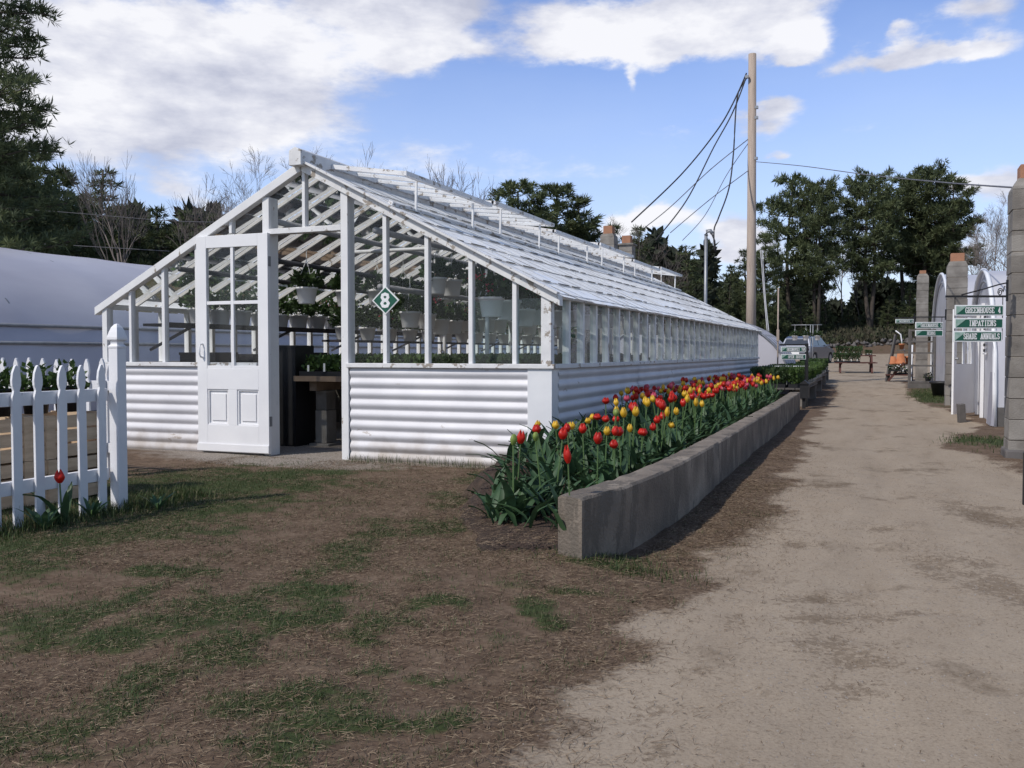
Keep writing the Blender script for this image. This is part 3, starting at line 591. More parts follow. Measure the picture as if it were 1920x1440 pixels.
# diamond number board on the front
def strokes(ch):
    L = {'G':[[(.95,.78),(.75,.97),(.3,.97),(.06,.72),(.06,.28),(.3,.03),(.72,.03),(.94,.22),(.94,.45),(.6,.45)]],'R':[[(.14,0),(.14,1)],[(.14,.96),(.65,.96),(.86,.86),(.86,.64),(.65,.52),(.14,.52)],[(.5,.52),(.92,0)]],
     'E':[[(.14,0),(.14,1)],[(.14,.96),(.88,.96),(.88,.78)],[(.14,.51),(.62,.51)],[(.14,.04),(.9,.04),(.9,.24)]],'N':[[(.12,0),(.12,1)],[(.12,.95),(.86,.05)],[(.86,0),(.86,1)]],'H':[[(.12,0),(.12,1)],[(.88,0),(.88,1)],[(.12,.5),(.88,.5)]],
     'O':[[(.3,.97),(.7,.97),(.94,.72),(.94,.28),(.7,.03),(.3,.03),(.06,.28),(.06,.72),(.3,.97)]],'U':[[(.14,1),(.14,.26),(.32,.04),(.68,.04),(.86,.26),(.86,1)]],'S':[[(.86,.76),(.72,.96),(.3,.96),(.1,.78),(.2,.58),(.8,.42),(.92,.24),(.72,.04),(.28,.04),(.1,.24)]],
     'I':[[(.5,0),(.5,1)]],'M':[[(.1,0),(.1,1)],[(.1,.96),(.5,.2)],[(.5,.2),(.9,.96)],[(.9,1),(.9,0)]],'P':[[(.14,0),(.14,1)],[(.14,.96),(.65,.96),(.88,.84),(.88,.6),(.65,.46),(.14,.46)]],'A':[[(.06,0),(.5,.97)],[(.5,.97),(.94,0)],[(.26,.32),(.74,.32)]],
     'T':[[(.5,0),(.5,1)],[(.06,.78),(.06,.96),(.94,.96),(.94,.78)]],'L':[[(.16,0),(.16,1)],[(.16,.04),(.9,.04),(.9,.26)]],'D':[[(.14,0),(.14,1)],[(.14,.96),(.6,.96),(.9,.7),(.9,.3),(.6,.04),(.14,.04)]],'B':[[(.14,0),(.14,1)],[(.14,.96),(.65,.96),(.84,.84),(.84,.64),(.65,.53),(.14,.53)],[(.65,.53),(.9,.4),(.9,.16),(.68,.04),(.14,.04)]],
     '4':[[(.66,0),(.66,.98),(.06,.3),(.92,.3)]],'5':[[(.84,.96),(.2,.96),(.16,.54),(.6,.6),(.88,.4),(.86,.16),(.6,.03),(.1,.14)]],'6':[[(.8,.92),(.45,.95),(.14,.62),(.1,.26),(.34,.03),(.7,.04),(.9,.26),(.78,.5),(.4,.54),(.12,.34)]],'7':[[(.08,.8),(.08,.96),(.9,.96),(.42,0)]],
     '8':[[(.5,.97),(.2,.9),(.14,.72),(.3,.55),(.7,.46),(.9,.26),(.76,.06),(.5,.03),(.24,.06),(.1,.26),(.3,.46),(.7,.55),(.86,.72),(.8,.9),(.5,.97)]],'&':[[(.95,.05),(.3,.75),(.4,.95),(.62,.92),(.62,.72),(.12,.32),(.2,.06),(.5,.03),(.9,.42)]]}
    ser = {'R':[(.14,0),(.14,1),(.88,0)],'E':[(.14,0),(.14,1)],'N':[(.12,0),(.12,1),(.86,1)],'H':[(.12,0),(.12,1),(.88,0),(.88,1)],'U':[(.14,1),(.86,1)],'I':[(.5,0),(.5,1)],'M':[(.1,0),(.1,1),(.9,0),(.9,1)],'P':[(.14,0),(.14,1)],'A':[(.06,0),(.94,0)],'T':[(.5,0)],'L':[(.16,0),(.16,1)],'D':[(.14,0),(.14,1)],'B':[(.14,0),(.14,1)],'4':[(.66,0)]}
    return L.get(ch, []), ser.get(ch, [])
def lettering(text, xc, z0, h, y, w, th, gap=.28, dep=.004):     # letters in the XZ plane facing -Y, block serifs
    mb = MB(); tot = sum((.45 if c == ' ' else w)*h + gap*h*.6 for c in text) - gap*h*.6; x = xc - tot/2; k = 0
    for c in text:
        if c == ' ': x += .45*h + gap*h*.6; continue
        L, S = strokes(c)
        for pl in L:
            for a, b in zip(pl[:-1], pl[1:]):
                A = Vector((x+a[0]*w*h, 0, z0+a[1]*h)); B = Vector((x+b[0]*w*h, 0, z0+b[1]*h)); d = (B-A).normalized()*th*h*.3
                k += 1; yy = y - .0004*(k % 5)
                A2 = A-d; B2 = B+d; nrm = Vector((-(B-A).z, 0, (B-A).x)).normalized()*th*h/2
                mb.prism([(p.x, yy, p.z) for p in (A2-nrm, B2-nrm, B2+nrm, A2+nrm)], (0, -dep, 0))
        for sx, sz in S:
            k += 1; yy = y - .0004*(k % 5)
            zc = z0 + (.055 if sz == 0 else .945)*h; X = x+sx*w*h
            mb.prism([(X-th*h*1.15, yy, zc-.055*h), (X+th*h*1.15, yy, zc-.055*h), (X+th*h*1.15, yy, zc+.055*h), (X-th*h*1.15, yy, zc+.055*h)], (0, -dep, 0))
        x += w*h + gap*h*.6
    return mb
sgc = Vector((-4.445, YF-.045, 1.55)); hd = .148
sg = thing('number_sign', 'green diamond board with a white figure 8 fixed to the greenhouse front', 'number sign', sgc)
def diamond(h, y, d): return MB().prism([(sgc.x-h, y, sgc.z), (sgc.x, y, sgc.z-h*.92), (sgc.x+h, y, sgc.z), (sgc.x, y, sgc.z+h*.92)], (0, d, 0))
diamond(hd, sgc.y, .012).build('border', M['signwhite'], sg); diamond(hd-.018, sgc.y-.004, .004).build('face', M['green'], sg)
lettering('8', sgc.x, sgc.z-.062, .124, sgc.y-.005, .72, .24, dep=.003).build('figure', M['signwhite'], sg)

# ------------------------------------------------------------------ plants in pots
def leaf_cluster(n, fn, size, seed):
    r = np.random.default_rng(seed); vs = []; fs = []
    for i in range(n):
        p, d = fn(r); d = Vector(d).normalized(); s = size*r.uniform(.6, 1.25)
        a = d.cross(Vector(r.normal(size=3))).normalized(); b = d.cross(a).normalized()
        q = Vector(p); tip = q + d*s*1.1 + b*s*.15
        k = len(vs); vs += [q, q + d*s*.5 + a*s*.42, tip, q + d*s*.5 - a*s*.42 + b*s*.1]; fs += [(k,k+1,k+2),(k,k+2,k+3)]
    return MB().add(vs, fs)
def dome(rx, h, z0, droop=.3):
    def fn(r):
        a = r.uniform(0, 6.283); e = math.acos(r.uniform(-droop, 1)); q = r.uniform(.35, 1)
        d = (math.sin(e)*math.cos(a), math.sin(e)*math.sin(a), math.cos(e))
        return (rx*q*d[0], rx*q*d[1], z0 + h*q*d[2]), (d[0]+r.normal()*.4, d[1]+r.normal()*.4, d[2]*.8+r.normal()*.4)
    return fn
POTPROF = [(.088,0),(.092,.004),(.118,.165),(.128,.167),(.130,.19),(.122,.19),(.112,.16)]
def pot_proto(name, cat, hanger, flowers, seed, leaf='leaf'):
    t = thing(name, 'x', cat)
    MB().lathe(POTPROF, 20).build('pot', M['pot'], t, True)
    leaf_cluster(330, dome(.185, .20, .21, .02), .056, seed).build('foliage', M[leaf], t)
    if hanger:
        h = MB()
        for k in range(3):
            a = k*2.094+.4; h.tube([(.125*math.cos(a), .125*math.sin(a), .18), (.02*math.cos(a), .02*math.sin(a), .46), (0,0,.50)], .0035, 4)
        h.tube([(0,0,.50),(0,0,.60),(.02,0,.625),(.0,0,.645),(-.02,0,.63)], .004, 4)
        h.build('hanger', M['signwhite'], t)
    if flowers:
        def fl(r):
            k = r.integers(0, flowers); rr = np.random.default_rng(seed*10+k); a = rr.uniform(0, 6.28); q = rr.uniform(.08,.19)
            c = np.array([q*math.cos(a), q*math.sin(a), .27+rr.uniform(.0,.12)]); d = r.normal(size=3); d /= np.linalg.norm(d)
            return c + d*.028, d
        leaf_cluster(22*flowers, fl, .022, seed+5).build('blossom', M['geran'], t)
    return t
hb = [pot_proto('hanging_basket', 'plant basket', True, f, 100+i) for i, f in enumerate((0, 0, 4, 0, 2))]
pp = [pot_proto('potted_plant', 'potted plant', False, f, 200+i) for i, f in enumerate((0, 0, 3, 0))]
ORD = ['first','second','third','fourth','fifth','sixth','seventh','eighth','ninth','tenth','eleventh','twelfth','thirteenth','fourteenth','fifteenth','sixteenth','seventeenth','eighteenth','nineteenth','twentieth','twenty-first','twenty-second','twenty-third','twenty-fourth','twenty-fifth','twenty-sixth','twenty-seventh','twenty-eighth','twenty-ninth','thirtieth']
used = set()
def place(protos, k, loc, rz, label, group, scale=1.0):
    p = protos[k % len(protos)]
    if id(p) not in used: used.add(id(p)); o = p
    else: o = copy_tree(p)
    o.location = loc; o.rotation_euler = (0, 0, rz); o.scale = (scale,)*3
    o['label'] = label; o['group'] = group
    return o
rows = [('above the doorway aisle', -5.98, [8.62,9.55,10.25,10.9,11.5,12.1,12.75,13.4,14.1,14.9,15.8,16.8,17.9,19.1,20.4], 1.62, (0,1,0,3,1,2,0,1)),
        ('down the middle of the greenhouse', -4.95, [9.8,10.35,10.9,11.5,12.1,12.75,13.5,14.2,15.0,15.9,16.9,18.0,19.2,20.5], 1.74, (1,3,0,2,0)),
        ('nearest the side wall glass', -3.66, [8.52,8.98,9.45,9.95,10.45,11.0,11.6,12.2,12.9,13.7,14.6,15.6,16.8,18.2,19.8], 1.37, (2,2,4,0,2,1,3)),
        ('low behind the number board', -5.55, [10.2,10.65,11.1,11.55,12.05,12.6,13.15,13.8,14.5,15.2,16.2,17.3], 1.33, (3,4,0,2))]
for nm, x, ys, z, ks in rows:
    for i, y in enumerate(ys):
        place(hb, ks[i % len(ks)], (x+random.uniform(-.06,.06), y, z+random.uniform(-.04,.04)), random.uniform(0,6.28),
              f'white hanging basket, {ORD[i]} from the front in the row {nm}', 'white hanging baskets inside the greenhouse', random.uniform(.95,1.08))
for i in range(26):
    y = 8.75 + i*.37 + (i*i)*.006
    place(pp, (0,1,3,2)[i % 4], (-7.53, y, 1.376), random.uniform(0,6.28), f'white pot of green foliage on the long wall shelf, {ORD[i]} from the front end', 'white pots on the long shelf', random.uniform(.95,1.06))
for i in range(16):   # a second line of pots one step lower behind, on the far bench rail
    y = 10.6 + i*.62
    place(pp, (1,3,2,0)[i % 4], (-6.72, y, 1.22), random.uniform(0,6.28), f'white pot on the inner pipe rail beside the long shelf, {ORD[i]} from the front', 'white pots on the inner rail', .95)
P('pot_rail', MB().box(-6.86,10.3,1.19,-6.58,21,1.218), M['darkboard'])
# benches
def bench(name, label, x0, x1, y0, y1, zt, ny):
    b = thing(name, label, 'bench', ((x0+x1)/2, (y0+y1)/2, 0))
    mb = MB(); n_ = int((x1-x0)/.15)
    for i in range(n_): mb.box(x0+(x1-x0)*i/n_, y0, zt-.035, x0+(x1-x0)*(i+1)/n_-.012, y1, zt)
    mb.build('bench_top', M['wood'], b)
    MB().box(x0-.002,y0-.024,zt-.045,x1+.002,y0-.002,zt+.012).build('edge_board', M['wood'], b)
    for xx in (x0+.17, x1-.35):
        MB().box(xx-.045,y0+.1,zt-.155,xx+.045,y1-.1,zt-.037).build('beam', M['wood'], b)
    for i in range(ny):
        yy = y0+.35+(y1-y0-.7)*i/max(ny-1,1)
        for xx in (x0+.17, x1-.35):
            MB().box(xx-.075,yy-.1,.03,xx+.075,yy+.1,.40).box(xx-.07,yy-.095,.404,xx+.07,yy+.095,zt-.157).box(xx-.13,yy-.15,-.03,xx+.13,yy+.15,.028).build('leg', M['block'], b, bevel=.006)
    return b
bench('plant_bench', 'wide weathered plank bench on block legs facing the doorway', -6.05, -3.0, 8.55, 21.4, .78, 8)
bench('plant_bench', 'narrow plank bench along the left wall glass behind the door', -7.85, -6.95, 8.1, 21.4, .78, 8)
def tray_proto(seed):
    t = thing('seedling_tray', 'x', 'plant tray')
    mb = MB().box(-.265,-.135,0,.265,.135,.012)
    for (a,b,c,d) in ((-.27,-.14,.27,-.128),(-.27,.128,.27,.14),(-.27,-.128,-.258,.128),(.258,-.128,.27,.128)): mb.box(a,b,.0,c,d,.06)
    mb.build('tray', M['black'], t)
    def fn(r):
        x, y = r.uniform(-.25,.25), r.uniform(-.12,.12); return (x, y, .05+.17*r.random()), (r.normal()*.6, r.normal()*.6, .7)
    leaf_cluster(330, fn, .05, seed).build('foliage', M['leaf2'], t)
    if seed % 2: MB().box(.05,-.16,.06,.075,-.158,.15).box(-.16,-.15,.06,-.135,-.148,.13).build('plant_label', M['label'], t)
    return t
tp = [tray_proto(s) for s in (301, 302, 303)]
for r_ in range(7):
    for c_ in range(5):
        lb = f'black seedling tray on the wide bench, {ORD[r_]} row back, {ORD[c_]} from the doorway side'
        place(tp, r_*2 + c_, (-5.74 + c_*.555, 8.72 + r_*.33 + (0 if r_ < 4 else (r_-3)*.9), .782), random.uniform(-.05,.05), lb, 'seedling trays on the wide bench')
# black empty pots and boxes stacked on the left bench
def stackbox(name, label, x, y, z, w, d, h, cat):
    t = thing(name, label, cat, (x, y, z))
    mb = MB().box(-w/2,-d/2,0,w/2,d/2,.01)
    for (a,b,c,e) in ((-w/2,-d/2,w/2,-d/2+.012),(-w/2,d/2-.012,w/2,d/2),(-w/2,-d/2+.012,-w/2+.012,d/2-.012),(w/2-.012,-d/2+.012,w/2,d/2-.012)): mb.box(a,b,.01,c,e,h)
    mb.build('bin', M['black'], t, world=False)
    MB().box(-w/2-.008,-d/2-.008,h-.03,w/2+.008,-d/2-.001,h).build('rim', M['black'], t, world=False)
stackbox('plastic_bin', 'black plastic bin seen through the left pane of the door', -7.22, 8.55, .782, .5, .4, .27, 'bin')
stackbox('plastic_bin', 'black plastic bin seen through the right pane of the door', -7.2, 9.2, .782, .48, .4, .25, 'bin')
stackbox('plastic_bin', 'tall black bin just inside the doorway beside the wide bench', -6.27, 8.80, 0, .36, .36, 1.13, 'bin')
stackbox('plastic_bin', 'lower black bin behind the tall one inside the doorway', -6.56, 9.45, 0, .42, .4, 1.05, 'bin')

# ------------------------------------------------------------------ concrete wall and tulip bed
kw = [(-1.37,4.30),(-1.28,4.75),(-1.235,5.3),(-1.215,6.0),(-1.22,7.2),(-1.245,9),(-1.28,11),(-1.33,14),(-1.42,17.35)]
kwi = [(-1.515,4.36),(-1.455,4.8),(-1.405,5.35),(-1.385,6.05),(-1.39,7.2),(-1.415,9),(-1.45,11),(-1.50,14),(-1.60,17.35)]
def resamp(pl, n_):
    pl = [np.array(p) for p in pl]; d = [0]
    for a, b in zip(pl[:-1], pl[1:]): d.append(d[-1]+np.linalg.norm(b-a))
    t = np.linspace(0, d[-1], n_); return [(float(np.interp(q, d, [p[0] for p in pl])), float(np.interp(q, d, [p[1] for p in pl]))) for q in t]
A_, B_ = resamp(kw, 170), resamp(kwi, 170); ZK = .335
vs, fs = [], []
for i, (a, b) in enumerate(zip(A_, B_)):
    j = [random.uniform(-.005,.005) - (.02 if random.random() < .035 else 0) for _ in range(4)]; j[0] *= .6; j[2] *= .8; j[3] = max(j[3], -.006)
    vs += [(a[0],a[1],-.25),(a[0]+j[0]*.5,a[1],.12),(a[0]+j[0],a[1],ZK-.012),(a[0]-.012,a[1],ZK+j[1]*.6),((a[0]+b[0])/2,(a[1]+b[1])/2,ZK+.002+j[3]*.6),(b[0]+.012,b[1],ZK+j[2]*.6),(b[0],b[1],ZK-.012),(b[0],b[1],-.25)]
    if i: o = (i-1)*8; fs += [(o+k, o+k+8, o+k+9, o+k+1) for k in range(7)]
fs += [tuple(range(8)), tuple(len(vs)-8+k for k in range(8))[::-1]]
kwo = MB().add(vs, fs).build('concrete_wall', M['concrete'], smooth=True)
kwo.data.set_sharp_from_angle(angle=R(30))
tag(kwo, 'low stained concrete kerb wall holding the tulip bed beside the track', 'retaining wall')
def zbed(x, y):
    x = np.asarray(x, float); y = np.asarray(y, float)
    fr = sstep(4.2, 6.4, y + (x+1.5)*.55); return .03 + .15*fr + .10*sstep(-1.5,-2.6,x)*fr + (fbm(x*7,y*7,91)-.47)*.05
bx = np.linspace(0, 1, 30); by = np.linspace(4.2, 17.4, 230); BU, BY = np.meshgrid(bx, by, indexing='ij')
xin = np.interp(BY, [p[1] for p in kwi], [p[0] for p in kwi]) + .02; xout = np.where(BY < 7.85, np.interp(BY, [4.2,5.2,6.2,7.85],[-1.75,-2.50,-2.85,-2.90]) + (fbm(BY*2.5, BY*0+3, 7)-.47)*.5, XR+.02)
BX = xin*(1-BU) + xout*BU; BZ = zbed(BX, BY); edge_ = sstep(0,.14,1-BU)*sstep(4.2,4.6,BY); BZ = np.where(BY < 7.85, BZ*edge_ - .03*(1-edge_), BZ)
i2 = np.arange(BX.size).reshape(BX.shape); F2 = np.stack([i2[:-1,:-1], i2[:-1,1:], i2[1:,1:], i2[1:,:-1]], -1).reshape(-1,4)
tag(link('flower_bed', npmesh('flower_bed', np.stack([BX,BY,BZ],-1).reshape(-1,3), F2), M['soil'], smooth=True), kind='structure')
bedz = lambda x, y: np.maximum(zbed(x, y), 0)
Vv, Ff = pebbles(14000, (-2.75,-1.45,4.3,12), lambda x, y: (x > np.interp(y,[4.2,5.2,6.2,7.85],[-1.7,-2.4,-2.7,-2.75]))*(x < np.interp(y,[p[1] for p in kwi],[p[0] for p in kwi])-.01)*.9, (.004,.014), bedz)
tag(link('mulch', npmesh('mulch', Vv, Ff), M['mulch']), 'dark bark mulch crumbs over the tulip bed', 'mulch', kind='stuff')

def tulip_proto(colour, seed, H=.42, bloom=1.0, openf=0.0):
    r = random.Random(seed)
    t = thing('tulip', 'x', 'tulip')
    lx, ly = r.uniform(-.035,.035), r.uniform(-.035,.035)
    MB().tube([(0,0,-.03),(lx*.4,ly*.4,H*.45),(lx,ly,H)], .0062, 5, .0048).build('stem', M['stem'], t)
    n = 18; prof = []
    bud = colour == 'bud'; Hf = (.058 if bud else .072)*bloom; Rf = (.0165 if bud else .0285 if colour != 'yellow' else .0245)*bloom
    rows_ = 8; vs = []
    for i in range(rows_+1):
        tt = i/rows_
        for j in range(n):
            a = 2*math.pi*j/n; lobe = math.cos(3*a)
            rad = Rf*(math.sin(math.pi*(tt*.80+.10))**.75)*(1 if tt < .5 else 1-(tt-.5)*.42)*(1+.09*lobe*(tt**.5))
            if colour in ('red','pink'): rad *= (1+.10*tt)
            rad *= 1 + openf*tt**2
            z = Hf*tt + (.012*lobe*tt**3 if not bud else 0)*bloom
            vs.append((lx+rad*math.cos(a), ly+rad*math.sin(a), H-.004+z))
    fs = [(i*n+j, i*n+(j+1)%n, (i+1)*n+(j+1)%n, (i+1)*n+j) for i in range(rows_) for j in range(n)]
    vs.append((lx,ly,H+Hf*.55)); fs += [(rows_*n+j, rows_*n+(j+1)%n, len(vs)-1) for j in range(n)]
    MB().add(vs, fs).build('flower', M['t_'+colour], t, True)
    lm = MB()
    for k in range(r.choice((3,4,4))):
        a = r.uniform(0,6.28); L = r.uniform(.22,.36); W = r.uniform(.040,.066); lean = r.uniform(.25,.8); ca, sa = math.cos(a), math.sin(a); tw = r.uniform(-.4,.4)
        def fn(u, v):
            w = W*math.sin(math.pi*min(u*.86+.14,1))**.8*(v-.5); out = L*lean*u**1.5; z = L*u*(1-.25*lean*u) - .02 - (L*.25*max(u-.75,0)*4*lean*.5)
            q = abs(v-.5)*W*.35; b = a + tw*u; return (out*math.cos(b)-w*sa + .012*ca, out*math.sin(b)+w*ca + .012*sa, z+q)
        lm.sheet(fn, 7, 2)
    lm.build('leaves', M['tleaf'], t, True)
    return t
protos = {c: [tulip_proto(c, 400+i*7+hash_, H, bl_, op_*(.4 if c == 'yellow' else 1)) for i, (H, bl_, op_) in enumerate(((.40,1.0,0),(.45,1.1,.25),(.36,.86,-.1),(.42,.95,.5),(.43,1.05,-.05)))] for c, hash_ in (('red',1),('yellow',2),('pink',3),('bud',4))}
WORD = {'red':'red','yellow':'yellow','pink':'pink','bud':'green unopened'}
pix = [('red',968,816),('bud',962,824),('yellow',1009,792),('bud',1018,818),('red',1028,799),('red',1042,811),('yellow',1050,795),('red',1072,800),('bud',1065,791),('yellow',1084,794),('red',1097,802),('red',1120,824),('red',1074,852),
 ('yellow',1134,804),('red',1144,804),('red',1154,829),('red',1167,807),('bud',1157,799),('yellow',1180,798),('red',1200,805),('red',1218,798),('yellow',1250,796),('yellow',1108,779),('yellow',1114,783),('red',1120,780),('red',1130,782),
 ('red',1137,749),('red',1162,743),('pink',1177,747),('yellow',1169,753),('yellow',1151,767),('bud',1146,774),('red',1176,765),('yellow',1184,769),('yellow',1168,772),('red',1164,783),('yellow',1205,754),('yellow',1218,752),('red',1209,728),('pink',1234,727),
 ('pink',1217,741),('red',1193,762),('red',1230,756),('yellow',1237,747),('yellow',1236,769),('red',1234,783),('red',1252,761),('yellow',1257,774),('yellow',1271,767),('yellow',1274,747),('yellow',1256,733),('red',1248,745),('red',1262,737),('red',1280,752),('red',1205,808),('yellow',1302,755),('yellow',1313,756),('red',1240,778),('pink',1275,722),('red',1282,713),('yellow',1290,725),('red',1292,735),('yellow',1300,728),('red',1305,740)]
spots = []
for c, px, py in pix:
    zf = .54 if py > 775 else .62
    for _ in range(40):
        p = gr(px, py, zf)
        if p.x < -2.62 and zf > .3: zf += .012; continue
        if p.x > -1.62 and p.y > 4.6: zf -= .012; continue
        break
    p = gr(px, py, zf)
    spots.append((c, p.x, p.y, zf))
seq = ['red','yellow','red','pink','red','yellow','yellow','red','red','yellow','pink','red']
kk = 0
for _ in range(4000):
    if len(spots) >= 292: break
    y = 8.6 + 8.6*random.random()**.85; x = random.uniform(-2.56, -1.78)
    if y < 9.6 and x > -1.95: continue
    if any((x-q[1])**2 + ((y-q[2])*.8)**2 < .0068 for q in spots): continue
    cn = vnoise(np.array([x*2.0]), np.array([y*2.0]), 5)[0]
    c = random.choice(seq) if cn > .3 else random.choice(['red','red','pink','yellow'])
    spots.append((c, x, y, .60+random.uniform(-.05,.05)+(.03 if x < -2.2 else 0)))
order = sorted(range(len(spots)), key=lambda i: math.hypot(spots[i][1], spots[i][2]))
cnt = {}
for i in order:
    c, x, y, zf = spots[i]; k = cnt.get(c, 0); cnt[c] = k+1
    zb = max(float(bedz(x, y)), 0.0); Hn = (.40,.45,.36,.42,.43)[i % 5]; s = max((zf - .035 - zb)/Hn, .6); w = WORD[c]
    grp = 'tulips in the bed along the greenhouse'
    if k < 18:
        lab = f'{w} tulip, {ORD[k]} nearest of its colour counting from the near tip of the bed'; g_ = grp
    elif y < 12.5: lab = f'{w} tulip in the crowded middle stretch of the bed by the corrugated wall'; g_ = f'{w} tulips in the middle of the bed'
    else: lab = f'{w} tulip in the packed far stretch of the bed, towards the sign post'; g_ = f'{w} tulips at the far end of the bed'
    o = place(protos[c], i, (x, y, zb), random.uniform(0, 6.28), lab, g_); s2 = random.uniform(.92, 1.15)*(.85 if x > -1.75 else 1)
    o.scale = (s2, s2, s*random.uniform(.97,1.03)); o.rotation_euler.x = random.gauss(0, .07); o.rotation_euler.y = random.gauss(0, .07)
    if x > -1.95:      # turn leaves away from the wall
        lv = [c_ for c_ in o.children if c_.name.startswith('leaves')][0]; vv = np.array([v.co[:2] for v in lv.data.vertices])*s2
        o.rotation_euler.z = min(np.linspace(0, 6.28, 32), key=lambda a_: float((vv[:,0]*math.cos(a_)-vv[:,1]*math.sin(a_)).max()))
# low leaf clumps between the tulips
def fnl(n_):
    r = np.random.default_rng(5); mb = MB()
    for i in range(n_):
        y = 4.9 + 12.3*r.random(); lo = float(np.interp(y,[4.2,5.2,6.2,7.6],[-1.62,-2.3,-2.6,-2.6])); hi = float(np.interp(y,[p[1] for p in kwi],[p[0] for p in kwi]))-.16
        x = r.uniform(lo, hi); z = max(float(bedz(x,y)),0); a = r.uniform(0,6.28); L = r.uniform(.16,.34); W = r.uniform(.028,.055); le = r.uniform(.4,1.05); ca, sa = math.cos(a), math.sin(a)
        def f(u, v):
            w = W*math.sin(math.pi*min(u*.86+.14,1))*(v-.5); return (x+ca*L*le*u**1.3-w*sa, y+sa*L*le*u**1.3+w*ca, z-.01+L*u*(1-.55*u*min(le,1))+abs(v-.5)*W*.3)
        mb.sheet(f, 4, 2)
    return mb
tag(fnl(2300).build('tulip_foliage', M['tleaf'], smooth=True), 'thick mat of blue-green tulip leaves filling the bed', 'foliage', kind='stuff')
# single tulip and weeds at the fence foot
tf = tulip_proto('red', 999, .26); tf.location = (-4.60, 4.12, z1(-4.60,4.12)); tf['label'] = 'lone red tulip growing at the foot of the picket fence'

# ------------------------------------------------------------------ picket fences and enclosure
def picket(w, h, t):      # Gothic picket in XZ plane, thickness in Y
    hw = w/2; pr = [(hw,0),(hw,h-.19),(hw*.72,h-.165),(hw*.62,h-.15),(hw*.95,h-.12),(hw,h-.09),(hw*.80,h-.045),(hw*.30,h-.008),(0,h)]
    pts = [(-x, 0, z) for x, z in pr[::-1]][1:] ; pts = [(x, 0, z) for x, z in pr] + pts
    return MB().prism([Vector(p) for p in pts], (0, t, 0))
XF = -4.72
fa = thing('picket_fence', 'white picket fence in shade with tall capped post at its end', 'fence', (XF, 4.0, 0))
pk0 = picket(.061, .955, .018)
def put_picket(root, first, x, y, z, rz):
    if first is None:
        o = pk0.build('picket', M['picket'], root, world=False, bevel=.002)
    else:
        o = first.copy(); COL.objects.link(o)
    o.parent = root; o.matrix_parent_inverse = Matrix.Identity(4); o.location = (x-root.location.x, y-root.location.y, z); o.rotation_euler = (0, random.uniform(-.012,.012), rz + random.uniform(-.02,.02)); return o
first = None
for px in (-100,-58,-18,24,66,109,148,184):
    u = (px-960)/FPX; y = XF*(u*SA+CA)/(u*CA-SA)
    o = put_picket(fa, first, XF+.03, y, .02 + random.uniform(-.008,.008), R(90)); first = first or o
ya = 3.2; yb = 4.60
MB().box(XF-.035,ya,.735,XF+.005,yb,.815).build('rail', M['picket'], fa, bevel=.003); MB().box(XF-.035,ya,.215,XF+.005,yb,.295).build('rail', M['picket'], fa, bevel=.003)
pw = .038; pc = (XF+.03, 4.66)
pm = MB().box(pc[0]-pw,pc[1]-pw,-.1,pc[0]+pw,pc[1]+pw,1.075)
post = pm.build('post', M['picket'], fa, bevel=.003)
def sq(prof):
    mb = MB(); n_ = len(prof); vs = [(pc[0]+sx*r, pc[1]+sy*r, z) for r, z in prof for sx, sy in ((-1,-1),(1,-1),(1,1),(-1,1))]
    fs = [(i*4+j, i*4+(j+1)%4, (i+1)*4+(j+1)%4, (i+1)*4+j) for i in range(n_-1) for j in range(4)] + [(3,2,1,0), tuple((n_-1)*4+j for j in range(4))]; return mb.add(vs, fs)
subw('post_cap', sq([(pw,1.076),(pw+.003,1.09),(pw-.010,1.105),(pw-.010,1.12),(pw+.006,1.135),(pw+.006,1.15),(pw*.92,1.185),(pw*.66,1.215),(pw*.3,1.235),(.002,1.24)]), M['picket'], post)
YBK = 5.85
fb = thing('picket_fence', 'sunlit white picket fence along the back of the crate enclosure', 'fence', (-7.0, YBK, 0))
for px in (-62,-38,-13,11,35,59,85,110,137,166,195):
    u = (px-960)/FPX; x = YBK*(u*CA-SA)/(u*SA+CA)
    put_picket(fb, first, x, YBK-.03, .045+random.uniform(-.01,.01), 0)
MB().box(-8.0,YBK-.008,.735,-5.93,YBK+.03,.815).build('rail', M['picket'], fb, bevel=.003); MB().box(-8.0,YBK-.008,.215,-5.93,YBK+.03,.295).build('rail', M['picket'], fb, bevel=.003)
MB().box(-6.10,YBK+.0305,-.1,-6.00,YBK+.13,.95).build('post', M['picket'], fb, bevel=.003)
# apple crates holding potted plants
def crate_at(label, x, y, z, rz, w=.52, d=.42, h=.30):
    t = thing('wooden_crate', label, 'crate', (x, y, z), rz)
    for s in (-1,1):
        for k in range(3):
            z0 = .005+k*h/3; mb = MB().box(-w/2, s*(d/2)-.006, z0, w/2, s*(d/2)+.006, z0+h/3-.014); mb.build('slat', M['crate'], t, world=False)
        MB().box(s*(w/2-.012)-.01, -d/2+.0065, 0, s*(w/2-.012)+.01, d/2-.0065, h).build('end_board', M['crate'], t, world=False)
        for q in (-1,1): MB().box(q*(w/2-.04)-.035,s*(d/2+.013)-.006,.0,q*(w/2-.04)+.035,s*(d/2+.013)+.006,h-.002).build('corner_cleat', M['crate'], t, world=False)
    MB().box(-w/2+.022,-d/2+.007,.006,w/2-.022,d/2-.007,.018).build('bottom', M['crate'], t, world=False)
    return t
cr = [(-5.52,4.82,0),(-5.52,4.82,1),(-5.62,4.27,0),(-5.62,4.27,1)]
zc = z1(-5.5,4.6)
crate_at('wooden apple crate behind the fence, lower one of the pair nearer the post', -5.50,4.86,zc,R(92)); crate_at('wooden apple crate behind the fence, upper one of the pair nearer the post', -5.51,4.87,zc+.302,R(90))
